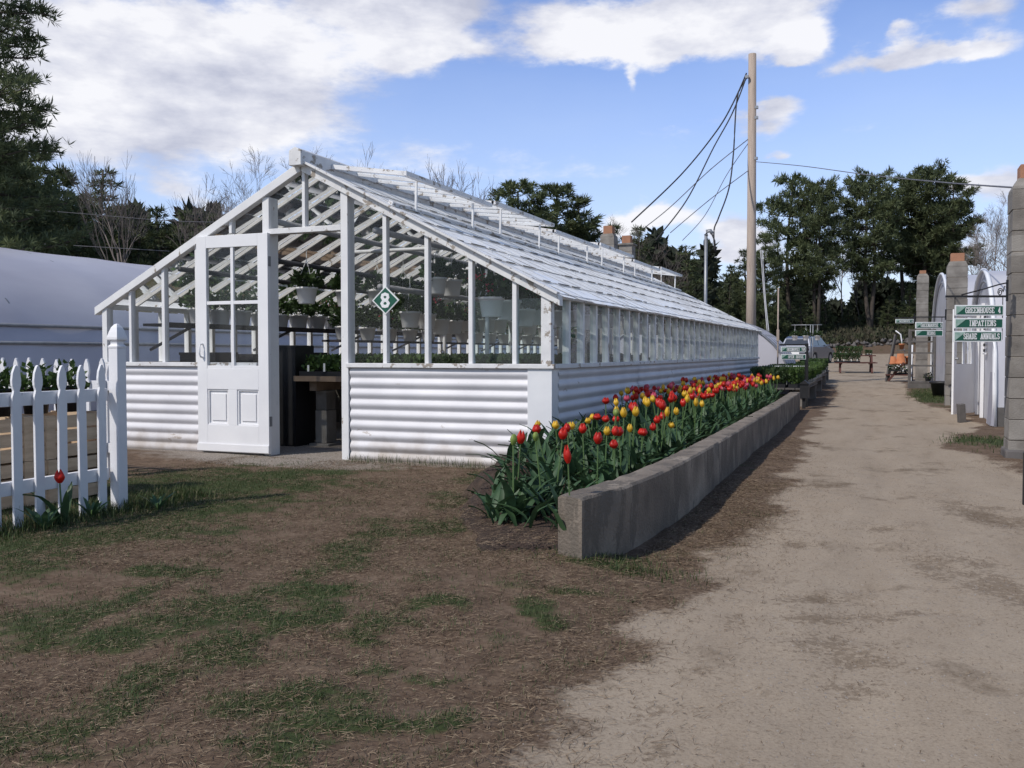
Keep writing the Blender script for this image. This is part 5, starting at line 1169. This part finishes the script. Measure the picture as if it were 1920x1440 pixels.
cable('thick dark cable sagging from the pole top to the chimneys', [(1395,143,28),(1372,195,28),(1340,250,27.5),(1275,330,27),(1183,418,26)], .022)
cable('second dark cable dropping from the pole top behind the greenhouse roof', [(1395,150,28),(1370,215,28),(1335,280,28),(1285,378,27.5),(1228,452,27)], .020)
cable('steep dark cable looping down from the pole top to the service mast', [(1395,152,28),(1378,190,28),(1372,290,27.5),(1364,355,27),(1345,410,26.5),(1337,432,26.3),(1338,470,26.2)], .022)
cable('thin wire running left from the middle of the pole', [(1401,263,28),(1330,320,28),(1255,390,28),(1205,430,28)], .014, 'wirel')
cable('thin wire crossing low behind the roof from the pole', [(1402,268,28),(1360,330,28),(1320,405,28),(1278,452,28)], .011, 'wirel')
cable('thinner low wire stretched left from the lower pole', [(1403,320,28),(1330,375,28),(1255,438,28)], .013, 'wirel')
cable('thin line running right from the pole across the pine tops', [(1412,306,28),(1500,314,24),(1620,330,19),(1760,344,14),(1897,354,9.3)], .010, 'wirel')
cable('guy rope dropping down the right side of the pole, left strand', [(1424,470,27.5),(1432,560,27),(1438,622,26.5)], .014, 'rope', 'guy_rope'); cable('guy rope dropping down the right side of the pole, right strand', [(1427,470,27.3),(1434,560,26.8),(1441,622,26.3)], .014, 'rope', 'guy_rope')
cable('thin wire crossing in front of the left treeline, upper strand', [(-40,388,30),(130,400,30),(330,416,30),(470,418,30)], .010, 'wirel'); cable('thin wire crossing in front of the left treeline, lower strand', [(-40,452,30),(150,462,30),(320,472,30)], .012, 'wirel')
q = at(1322, 560, 25.8); tq = at(1322, 441, 25.8)
t = thing('service_mast', 'grey conduit mast with weatherhead rising behind the greenhouse roof', 'service mast', (q.x, q.y, 0))
MB().tube([(q.x,q.y,0),(q.x,q.y,tq.z)], .045, 10).build('conduit', M['galv'], t, True)
MB().tube([(q.x,q.y,tq.z-.02),(q.x+.03,q.y,tq.z+.09),(q.x+.12,q.y,tq.z+.10),(q.x+.17,q.y,tq.z+.02)], .065, 8, .05).build('weatherhead', M['galv'], t, True)
MB().tube([(q.x+.15,q.y,tq.z+.03),(q.x+.24,q.y,tq.z-.18),(q.x+.27,q.y,tq.z-.50)], .022, 6).build('drip_loop', M['wire'], t, True)
sk_ = at(1458, 640, 22); t = thing('garden_stake', 'thin tall wooden stake behind the far end of the tulip bed', 'stake', (sk_.x, sk_.y, 0))
zz0 = lambda py: HC+(HOR-py)*22/FPX
MB().tube([(sk_.x,sk_.y,0),(sk_.x,sk_.y,zz0(540))], .018, 5).build('stake', M['pole'], t, True); MB().box(sk_.x-.03,sk_.y-.03,zz0(640),sk_.x+.03,sk_.y+.03,zz0(618)).build('clamp', M['pole'], t)

# ------------------------------------------------------------------ trees
def tri_tufts(P_, D_, n, L, Wd, r, spread=.8):
    P_ = np.asarray(P_); k = len(P_); P2 = np.repeat(P_, n, 0); D2 = np.repeat(np.asarray(D_), n, 0)
    d = D2 + r.normal(0, spread, D2.shape); d /= np.linalg.norm(d, axis=1, keepdims=True)+1e-9
    a = np.cross(d, r.normal(size=d.shape)); a /= np.linalg.norm(a, axis=1, keepdims=True)+1e-9
    l = (L*r.uniform(.6, 1.3, len(d)))[:, None]; w = (Wd*r.uniform(.6, 1.3, len(d)))[:, None]
    V = np.stack([P2 - a*w*.3, P2 + d*l*.55 + a*w*.6, P2 + d*l, P2 + d*l*.5 - a*w*.6], 1).reshape(-1, 3)
    o = np.arange(len(d))[:, None]*4
    return V, np.concatenate([o+[0,1,2], o+[0,2,3]], 0)
def pine(seed, H, Rm, base=.3, gap=.055, shape='round', L=.40, Wd=.05, nt_=10, dens=1.0, twin=False, up=.25, lean=0.0):
    r = np.random.default_rng(seed); trunk = MB(); limbs = MB(); TP, TD = [], []
    stems = [(0, 0, 1.0)] + ([(Rm*.22, Rm*.1, .93)] if twin else [])
    for ox, oy, hs in stems:
        Hs = H*hs; ph = r.uniform(0, 6.28)
        cx = lambda z: (ox*min(z/Hs*2.2, 1) + .012*H*math.sin(z*.55+ph) + lean*z, oy*min(z/Hs*2.2,1) + .012*H*math.cos(z*.45+ph))
        trunk.tube([(*cx(z), z) for z in np.linspace(-.3, Hs*.97, 9)], .018*H, 7, .004*H)
        z = base*H
        while z < Hs*.985:
            f = (z-base*H)/(Hs-base*H)
            if shape == 'round': rad = Rm*(1-.66*(max(f-.42,0)/.58)**1.7)*min(.62+2*f, 1)
            elif shape == 'cone': rad = Rm*(1-f)**.8*1.0+.15
            else: rad = Rm*(1-.75*f**1.8)
            nbr = r.integers(4, 7)
            a0 = r.uniform(0, 6.28)
            for b in range(nbr):
                if r.random() < .12: continue
                a = a0 + b*6.283/nbr + r.normal(0,.28); L_ = rad*r.uniform(.55,1.12); x0, y0 = cx(z)
                rise = up*L_*(.3+.9*f) + r.normal(0,.06)*L_; droop = -.10*L_*(1-f)
                def pt(t): return np.array([x0+math.cos(a)*L_*t, y0+math.sin(a)*L_*t, z+rise*t**1.6+droop*math.sin(math.pi*t)])
                limbs.tube([pt(t) for t in (0,.35,.7,.97)], .0042*H*(1-.5*f), 4, .0012*H)
                n_ = max(int(L_*dens*5.2), 3)
                for q in range(n_):
                    t = r.uniform(.28, 1)**.8; c_ = pt(t); side = r.normal(0, .17*L_*(1.15-t*.5)); 
                    p_ = c_ + np.array([-math.sin(a)*side, math.cos(a)*side, r.normal(.04,.05)*min(L_,1.6)])
                    TP.append(p_); TD.append((math.cos(a)*.55+r.normal()*.25, math.sin(a)*.55+r.normal()*.25, .55))
            z += H*gap*r.uniform(.7, 1.3)
    V_, F_ = tri_tufts(TP, TD, nt_, L, Wd, r)
    return trunk, limbs, npmesh('needles', V_, F_)
def bare(seed, H, spread=.5, levels=5, thick=.016, upb=.35, leanx=0.0, fine=.010):
    r = np.random.default_rng(seed); trunk = MB(); tw = MB()
    def rec(p, d, L, rad, lv):
        k = 3; pts = [p]; q = p
        for i in range(k):
            d = d + Vector(r.normal(0, .10, 3)) + Vector((0,0,.05*upb)); d.normalize(); q = q + d*L/k; pts.append(q)
        (trunk if lv >= levels-1 else tw).tube(pts, rad, 6 if lv >= levels-1 else 3, rad*.62)
        if lv <= 0: return
        n = 3 if lv > 1 else 4
        if lv == levels: n = 6
        for i in range(n):
            t = (r.uniform(.50, 1.0) if lv == levels else r.uniform(.35, 1.0)) if i else 1.0
            s = pts[0].lerp(pts[-1], t) if t >= 1 else pts[min(int(t*k), k-1)].lerp(pts[min(int(t*k)+1,k)], t*k-int(t*k))
            ax = d.cross(Vector(r.normal(size=3))).normalized(); an = r.uniform(.3,.75)*spread*2 if i else r.uniform(0,.25)
            nd = (Matrix.Rotation(an, 3, ax) @ d + Vector((0,0,upb*.35))).normalized()
            rec(s, nd, L*(r.uniform(.26,.40) if lv == levels else r.uniform(.58,.80)), max(rad*.55, fine), lv-1)
    rec(Vector((0,0,-.2)), Vector((leanx,0,1)).normalized(), H*.85, thick*H, levels)
    return trunk, tw
TREES = {}
def proto_tree(key, kind, *a, **k):
    if kind == 'pine':
        tr, li, fo = pine(*a, **k); top = float(np.percentile(np.array([v.co.z for v in fo.vertices]), 99.8)); TREES[key] = ('pine', tr, li, fo, top)
    else:
        tr, tw = bare(*a, **k); top = float(np.percentile(np.array(tw.v)[:,2], 99.8)); TREES[key] = ('bare', tr, tw, None, top)
proto_tree('pa', 'pine', 11, 12, 2.9, base=.40, shape='round', dens=1.9, gap=.055, nt_=12, L=.44, Wd=.06)
proto_tree('pb', 'pine', 12, 12, 3.0, base=.34, shape='round', dens=1.6, twin=True, gap=.058, nt_=12, L=.44, Wd=.06)
proto_tree('pc', 'pine', 13, 12, 2.7, base=.16, shape='round', dens=1.9, gap=.052, nt_=12, L=.44, Wd=.06)
proto_tree('pd', 'pine', 14, 10, 2.6, base=.06, shape='cone', dens=1.6, L=.36, up=.05)
proto_tree('pe', 'pine', 15, 10, 2.6, base=.08, shape='cone', dens=1.6, gap=.052, up=.22)
proto_tree('ba', 'bare', 21, 12, .42, 5, .012, .5, 0, .014)
proto_tree('bb', 'bare', 22, 12, .55, 5, .011, .4, 0, .014)
proto_tree('bc', 'bare', 23, 12, .40, 5, .011, .3, .45, .014)
proto_tree('bd', 'bare', 24, 10, .62, 6, .011, .55, 0, .010)
built = {}
def tree(key, px, topy, d, label, group=None, cat=None, wide=1.0, base=None):
    p = at(px, topy, d); zb = tz(p.x, p.y) if base is None else base
    kind, tr, x2, fo, Hh = TREES[key]; s = (p.z - zb)/Hh
    if key not in built:
        t = thing('pine_tree' if kind == 'pine' else 'bare_tree', label, cat or ('pine tree' if kind == 'pine' else 'bare tree'), (0,0,0), 0, group)
        tr.build('trunk', M['bark'] if kind == 'pine' else M['twig'], t, True, world=False)
        if kind == 'pine':
            x2.build('limbs', M['bark'], t, False, world=False); link('crown', fo, M['needle'], t, world=False)
        else: x2.build('crown', M['twig'], t, False, world=False)
        built[key] = t
    else: t = copy_tree(built[key]); 
    if group: t['group'] = group
    elif 'group' in t: del t['group']
    t['label'] = label; t['category'] = cat or ('pine tree' if kind == 'pine' else 'bare tree')
    t.location = (p.x, p.y, zb); t.scale = (s*wide, s*wide, s); t.rotation_euler = (0, 0, random.uniform(0, 6.28) if key != 'bc' else R(-20)); return t
GL = 'evergreens in the dark belt behind the left tunnel'
BELT = 'dark evergreen in the belt behind the left plastic tunnel'
for key, px, ty, d, w in [('pc',60,290,38,1.1),('pb',14,330,34,1.1),('pc',115,318,42,1.1),('pe',150,372,40,1.2),('pe',228,388,44,1.2),('pe',300,392,46,1.2),('pe',352,398,46,1.1),('pe',398,404,50,1.0),('pb',-30,300,36,1.1),('pe',80,380,38,1.3),('pe',265,420,44,1.3),('pe',440,420,50,1.2),('pe',180,425,42,1.3),('pe',20,400,38,1.3)]:
    tree(key, px, ty, d, BELT, GL, wide=w)
tree('pd',190,322,46,'pointed spruce-like evergreen rising left of the tall bare tree', wide=1.25)
tree('ba',265,292,33,'tall bare tree with upswept twigs above the left treeline', wide=.85); tree('bb',152,325,48,'bare tree beside the pointed evergreen in the left treeline', wide=.9)
tree('bc',312,345,33,'leaning pale bare tree just left of the greenhouse gable', wide=.95); tree('bb',432,382,55,'small bare tree showing over the left rafter of the greenhouse', wide=1)
# the big pine at the left edge, nearer
tr, li, fo = pine(36, 15, 2.9, base=.10, gap=.026, shape='col', L=.26, Wd=.028, nt_=14, dens=3.0, up=.0)
p = at(-52, 560, 25); t = thing('pine_tree', 'big dark pine with drooping tiered branches at the left edge of the photo', 'pine tree', (p.x, p.y, 0))
tr.build('trunk', M['bark'], t, True, world=False); li.build('limbs', M['bark'], t, world=False); link('crown', fo, M['needle'], t, world=False)
for key, px, ty, d, lb, w in [('bd',540,292,42,'bare twiggy tree seen through the greenhouse gable left of the ridge',1.0),('bd',612,272,44,'bare twiggy tree rising highest just behind the ridge front end',1.0),('bb',668,284,44,'bare twiggy tree behind the first roof vent',.9),('bb',722,325,46,'low bare tree behind the first roof vents',1.0),
    ('bd',815,330,52,'bare tree behind the roof, left one of the pair before the pines',.8),('ba',884,322,50,'bare tree behind the roof, right one of the pair before the pines',.95),('bb',775,345,50,'low bare tree left of the pair behind the roof',.9)]: tree(key, px, ty, d, lb, wide=w)
for key, px, ty, d, lb, w in [('pc',968,342,58,'full green pine behind the roof, leftmost of the group of pines there',1.25),('pc',1042,348,60,'full green pine behind the middle of the roof ridge',1.3),('pe',1085,372,60,'broad lower pine at the right of the group behind the roof',1.1),('pe',930,362,62,'lower pine at the left of the group behind the roof',1.0),
    ('pe',1010,378,58,'lower pine in the gap of the group behind the roof',1.2),('pe',1148,424,60,'dark rounded evergreen behind the left block chimney',1.1),('pe',1196,428,62,'dark rounded evergreen behind the right block chimney',1.1),('pd',1286,464,58,'pointed spruce left of the grey service mast',1.35)]: tree(key, px, ty, d, lb, wide=w)
for key, px, ty, d, lb, w in [('bd',1190,408,64,'bare purplish tree above the two block chimneys',1.0),('bd',1236,428,60,'bare purplish tree right of the block chimneys',1.1),('bb',1262,470,56,'small bare tree just left of the pointed spruce',1.2)]: tree(key, px, ty, d, lb, wide=w)
GR_ = 'young dark pines at the wood edge behind the pole'
for key, px, ty, d, w in [('pe',1338,505,84,1.2),('pe',1368,500,88,1.2),('pe',1395,470,86,1.1),('pe',1428,500,84,1.1)]: tree(key, px, ty, d, 'young dark pine at the wood edge around the foot of the pole', GR_, wide=w)
for key, px, ty, d, lb, w in [('pa',1478,330,86,'tall pine with layered crown, left one of the pair right of the pole',.86),('pb',1528,338,84,'tall pine with layered crown, right one of the pair right of the pole',.72),('pc',1432,440,82,'shorter pine at the left flank of the pair right of the pole',.8),
    ('pb',1634,322,84,'tall pine at the left of the big dense clump',.82),('pa',1690,330,88,'tall pine in the middle of the big dense clump',.9),('pb',1738,314,86,'tallest pine at the top of the big dense clump',.95),('pa',1782,340,84,'tall pine at the right of the big dense clump',.85),('pc',1722,400,90,'lower pine filling the middle of the big dense clump',1.1),('pc',1762,380,88,'lower pine at the right foot of the big dense clump',1.2)]: tree(key, px, ty, d, lb, wide=w)
for key, px, ty, d, lb, w in [('bd',1580,392,92,'bare tree in the gap between the two groups of tall pines',.9),('bb',1556,450,90,'small bare tree under the gap between the tall pines',1.0),('bb',1612,455,90,'thin bare tree left of the big dense pine clump',.9),('bd',1868,372,52,'wide bare tree behind the hoop house at right',1.0),('bd',1920,366,50,'wide bare tree partly behind the right-edge chimney',1.0),('bd',1822,395,94,'bare tree against the right flank of the pine clump',1.0)]: tree(key, px, ty, d, lb, wide=w)
UN = 'low dark pines under the tall ones at the right'
for px, ty, d in [(1455,560,82),(1500,545,84),(1545,560,86),(1590,568,88),(1625,560,86),(1665,556,84),(1705,535,84),(1745,540,82),(1790,525,82),(1475,520,90),(1830,515,70),(1780,545,78)]: tree('pe', px, ty, d, 'low dark pine crowding under the tall pines at the right', UN, wide=1.35)
# far wood behind everything, one mass
r = np.random.default_rng(55); TP, TD = [], []
def belt(pxa, pxb, ty, d0, d1, n):
    for i in range(n):
        px = r.uniform(pxa, pxb); d = r.uniform(d0, d1); p = at(px, 600, d); zb = tz(p.x, p.y)
        top = at(px, ty + 26*math.sin(px*.045) + 14*math.sin(px*.13+2), d).z; z = zb + (top-zb)*r.random()**.75
        TP.append((p.x, p.y, z)); TD.append((r.normal()*.3, r.normal()*.3, .6))
belt(-140, 520, 432, 52, 60, 5200); belt(480, 1330, 478, 70, 78, 6500); belt(1300, 2000, 560, 96, 102, 6000)
Vw, Fw = tri_tufts(TP, TD, 5, 1.0, .42, r, .9)
tag(link('woods', npmesh('woods', Vw, Fw), M['woods']), 'dark mass of woodland closing the view behind the nursery', 'woods', kind='stuff')
# scrub and rubble on the bank
mb_v, mb_f = [], []
TP, TD = [], []
for i in range(5200):
    px = r.uniform(1290, 1780); d = r.uniform(78, 96); p = at(px, 600, d); TP.append((p.x, p.y, tz(p.x, p.y)-.05)); TD.append((r.normal()*.25, r.normal()*.25, 1))
Vb, Fb = tri_tufts(TP, TD, 4, .95, .09, r, .45)
TP2 = [(x, y, z+abs(r.normal(.3,.3))) for x, y, z in TP[::2]]; Vb2, Fb2 = tri_tufts(TP2, TD[::2], 4, .38, .22, r, 1.0)
Vb, Fb = join([(Vb, Fb), (Vb2, Fb2)])
tag(link('brush', npmesh('brush', Vb, Fb), M['brush']), 'dry brown brush and saplings on the bank below the pines', 'brush', kind='stuff')
Vr, Fr = [], []
k = 420; px = r.uniform(1430, 1720, k); 
xs, ys = [], []
for q in px: p = at(q, 600, r.uniform(76.5, 82)); xs.append(p.x); ys.append(p.y)
xs = np.array(xs); ys = np.array(ys); it = iter(range(1))
def rubble():
    x, y = xs, ys; rr = r.uniform(.08,.30,k); z = terrain(x, y)+r.uniform(0,.35,k)
    oc = np.array([(1,0,0),(0,1,0),(-1,0,0),(0,-1,0),(0,0,.8),(0,0,-.8)]); V_ = (np.stack([x,y,z],-1)[:,None,:] + oc[None]*rr[:,None,None]*r.uniform(.6,1.3,(k,6,3))).reshape(-1,3)
    f = np.array([(0,1,4),(1,2,4),(2,3,4),(3,0,4),(1,0,5),(2,1,5),(3,2,5),(0,3,5)]); return V_, (np.arange(k)[:,None,None]*6+f[None]).reshape(-1,3)
tag(link('rubble', npmesh('rubble', *rubble()), M['stone']), 'tumbled field stones along the foot of the bank', 'rubble', kind='stuff')

# ------------------------------------------------------------------ clear away unused prototypes
for lst in [hb, pp, tp, bp, btp] + list(protos.values()):
    for q in lst:
        if q['label'] == 'x':
            for ch_ in list(q.children): bpy.data.objects.remove(ch_)
            bpy.data.objects.remove(q)

# ------------------------------------------------------------------ sky, sun, camera
SUN_EL, SUN_AZ = R(46), R(212)      # azimuth from +Y clockwise: behind the viewer, to the left
w = bpy.data.worlds.new('World'); sc.world = w; w.use_nodes = True
t = w.node_tree; n = t.nodes; l = t.links; n.clear()
out = n.new('ShaderNodeOutputWorld'); bg = n.new('ShaderNodeBackground'); l.new(bg.outputs[0], out.inputs[0]); bg.inputs['Strength'].default_value = .12
sky = n.new('ShaderNodeTexSky'); sky.sky_type = 'NISHITA'; sky.sun_disc = False; sky.sun_elevation = SUN_EL; sky.sun_rotation = SUN_AZ
sky.air_density = 1.0; sky.dust_density = .6; sky.ozone_density = 2.0
tc = n.new('ShaderNodeTexCoord'); vec = tc.outputs['Generated']
def mth(op, a, b=None, c=None, clamp=False):
    m = n.new('ShaderNodeMath'); m.operation = op; m.use_clamp = clamp
    for i, v in enumerate((a, b, c)):
        if v is None: continue
        if isinstance(v, (int, float)): m.inputs[i].default_value = v
        else: l.new(v, m.inputs[i])
    return m.outputs[0]
sx = n.new('ShaderNodeSeparateXYZ'); l.new(vec, sx.inputs[0])
az = mth('ARCTAN2', sx.outputs['X'], sx.outputs['Y']); el = mth('ARCSINE', sx.outputs['Z'])
cb = n.new('ShaderNodeCombineXYZ'); l.new(az, cb.inputs[0]); l.new(mth('MULTIPLY', el, 1.7), cb.inputs[1])
def wn(scale, detail, ro=.55, st=(1,1,1), off=0):
    mp = n.new('ShaderNodeMapping'); mp.inputs['Scale'].default_value = st; mp.inputs['Location'].default_value = (off, off*.7, 0); l.new(cb.outputs[0], mp.inputs[0])
    z = n.new('ShaderNodeTexNoise'); z.inputs['Scale'].default_value = scale; z.inputs['Detail'].default_value = detail; z.inputs['Roughness'].default_value = ro; l.new(mp.outputs[0], z.inputs['Vector']); return z.outputs['Fac']
nA = wn(9, 8, .58); nB = wn(9, 8, .58, off=3.3); nC = wn(26, 7, .6, (.8,1.2,1), 1.7); nD = wn(5, 6, .55, (1,1.4,1), 7.1)
wa = mth('ADD', az, mth('MULTIPLY', mth('SUBTRACT', nA, .5), .085)); we = mth('ADD', el, mth('MULTIPLY', mth('SUBTRACT', nB, .5), .055))
cw = n.new('ShaderNodeCombineXYZ'); l.new(wa, cw.inputs[0]); l.new(we, cw.inputs[1])
BL = [(250,150,300,120,1.3),(120,255,170,60,1.1),(520,110,220,100,1.2),(430,230,140,60,.8),(90,120,180,80,.9),(770,80,75,48,1.35),(850,98,85,22,1.25),(720,15,200,34,1.2),(20,30,260,60,1.0),(840,20,70,40,.8),
      (1060,80,110,40,1.1),(1200,55,170,48,1.2),(1330,45,150,50,1.1),(1440,25,90,40,1.0),(1190,100,160,18,.7),(1515,78,42,28,1.15),(1420,105,60,22,.7),(1480,108,60,18,.95),(1500,20,50,20,.6),
      (1620,130,95,20,1.0),(1700,112,80,22,1.0),(1780,100,60,14,.8),(1855,86,75,24,1.15),(1820,20,90,28,1.15),(1690,72,24,11,.9),(1880,150,30,12,.4),(1176,148,14,26,.75),
      (1860,350,110,34,1.2),(1790,345,50,18,.7),(1225,405,60,24,1.2),(1165,418,60,18,.8),(1300,410,80,30,.55),(1365,440,70,24,.9),(1400,470,60,26,.7),(1350,478,50,14,.6),(325,355,60,30,.9),(395,385,40,20,.7),(1455,206,65,14,1.15),(1440,238,50,18,.95),(1455,292,18,12,.8),(700,315,300,45,.42),(1060,325,250,38,.45),(560,235,120,34,.42),(1250,250,120,20,.36),(1650,260,150,20,.34),(1500,480,200,60,.6),(1800,470,180,50,.7)]
acc = None
for px, py, rx, ry, k in BL:
    th = math.atan((px-960)/FPX); a0 = th - YAW; e0 = math.atan((HOR-py)/FPX*math.cos(th)); ra = rx/FPX*math.cos(th)**2*.80; re = ry/FPX*math.cos(th)*.85
    s_ = n.new('ShaderNodeVectorMath'); s_.operation = 'SUBTRACT'; l.new(cw.outputs[0], s_.inputs[0]); s_.inputs[1].default_value = (a0, e0, 0)
    q_ = n.new('ShaderNodeVectorMath'); q_.operation = 'MULTIPLY'; l.new(s_.outputs[0], q_.inputs[0]); q_.inputs[1].default_value = (1/ra, 1/re, 0)
    d_ = n.new('ShaderNodeVectorMath'); d_.operation = 'DOT_PRODUCT'; l.new(q_.outputs[0], d_.inputs[0]); l.new(q_.outputs[0], d_.inputs[1])
    g_ = mth('MULTIPLY', mth('POWER', 2.0, mth('MULTIPLY', d_.outputs['Value'], -1.0)), k)
    acc = g_ if acc is None else mth('ADD', acc, g_)
# clouds elsewhere round the horizon, away from the photographed quarter
away = mth('GREATER_THAN', mth('ABSOLUTE', mth('ADD', az, YAW)), 0.62)
acc = mth('ADD', acc, mth('MULTIPLY', away, mth('MULTIPLY', nD, .35)))
dens = mth('ADD', acc, mth('ADD', mth('MULTIPLY', mth('SUBTRACT', nC, .5), 1.15), mth('MULTIPLY', mth('SUBTRACT', nA, .5), 1.25)))
mr = n.new('ShaderNodeMapRange'); mr.interpolation_type = 'SMOOTHSTEP'; mr.inputs['From Min'].default_value = .30; mr.inputs['From Max'].default_value = 1.12; l.new(dens, mr.inputs['Value'])
# thin veil low over the horizon
vl = n.new('ShaderNodeMapRange'); vl.inputs['From Min'].default_value = .33; vl.inputs['From Max'].default_value = .03; vl.inputs['To Max'].default_value = .62; l.new(mth('ADD', el, mth('MULTIPLY', mth('SUBTRACT', nD, .5), .12)), vl.inputs['Value'])
cr_ = ramp(n, [(.36,(4.4,4.6,5.6)),(.48,(6.3,6.4,7.1)),(.58,(8.0,8.0,8.3))])
shade = mth('ADD', mth('MULTIPLY', wn(7, 7, .55, (1,1.3,1), 5.2), .8), mth('MULTIPLY', nC, .22)); 
hi = n.new('ShaderNodeMapRange'); hi.inputs['From Min'].default_value = .30; hi.inputs['From Max'].default_value = .42; hi.inputs['To Max'].default_value = -.16; l.new(el, hi.inputs['Value'])
l.new(mth('ADD', shade, hi.outputs[0]), cr_.inputs[0])
def cmix(f, a, b):
    x = n.new('ShaderNodeMix'); x.data_type = 'RGBA'; l.new(f, x.inputs['Factor'])
    for s, v in (('A', a), ('B', b)):
        if isinstance(v, tuple): x.inputs[s].default_value = (*v, 1)
        else: l.new(v, x.inputs[s])
    return x.outputs['Result']
gm = n.new('ShaderNodeMix'); gm.data_type = 'RGBA'; gm.blend_type = 'MULTIPLY'; gm.inputs['Factor'].default_value = 1; l.new(sky.outputs[0], gm.inputs['A']); 
fr_ = mth('MULTIPLY', mth('POWER', 2.0, mth('MULTIPLY', mth('POWER', mth('DIVIDE', mth('ABSOLUTE', mth('ADD', az, YAW)), .75), 4.0), -1.0)), mth('POWER', 2.0, mth('MULTIPLY', mth('POWER', mth('DIVIDE', el, .62), 4.0), -1.0)))
l.new(cmix(fr_, (1.08,1.05,1.06), (1.36,1.33,1.62)), gm.inputs['B'])
base = cmix(vl.outputs[0], gm.outputs['Result'], (5.4,6.4,8.0))
l.new(cmix(mth('MULTIPLY', mr.outputs[0], .96), base, cr_.outputs[0]), bg.inputs['Color'])
L = bpy.data.lights.new('Sun', 'SUN'); L.energy = 3.1; L.angle = R(.6); L.color = (1, .94, .86)
so = bpy.data.objects.new('Sun', L); COL.objects.link(so)
dv = Vector((math.sin(SUN_AZ)*math.cos(SUN_EL), math.cos(SUN_AZ)*math.cos(SUN_EL), math.sin(SUN_EL)))
so.rotation_euler = dv.to_track_quat('Z', 'Y').to_euler()
cam = bpy.data.cameras.new('Camera'); cam.sensor_width = 36; cam.lens = FPX/1920*36; cam.clip_end = 1000; cam.clip_start = .05
co = bpy.data.objects.new('Camera', cam); COL.objects.link(co); co.location = (0, 0, HC)
co.rotation_euler = (R(90) - math.atan((720-HOR)/FPX), 0, YAW); sc.camera = co
sc.view_settings.view_transform = 'Standard'; sc.view_settings.look = 'None'; sc.view_settings.exposure = 0; sc.view_settings.gamma = 1
sc.cycles.transparent_max_bounces = 32; sc.cycles.max_bounces = 8; sc.cycles.diffuse_bounces = 3; sc.cycles.glossy_bounces = 3; sc.cycles.transmission_bounces = 3
try: sc.cycles.use_denoising = True
except Exception: pass
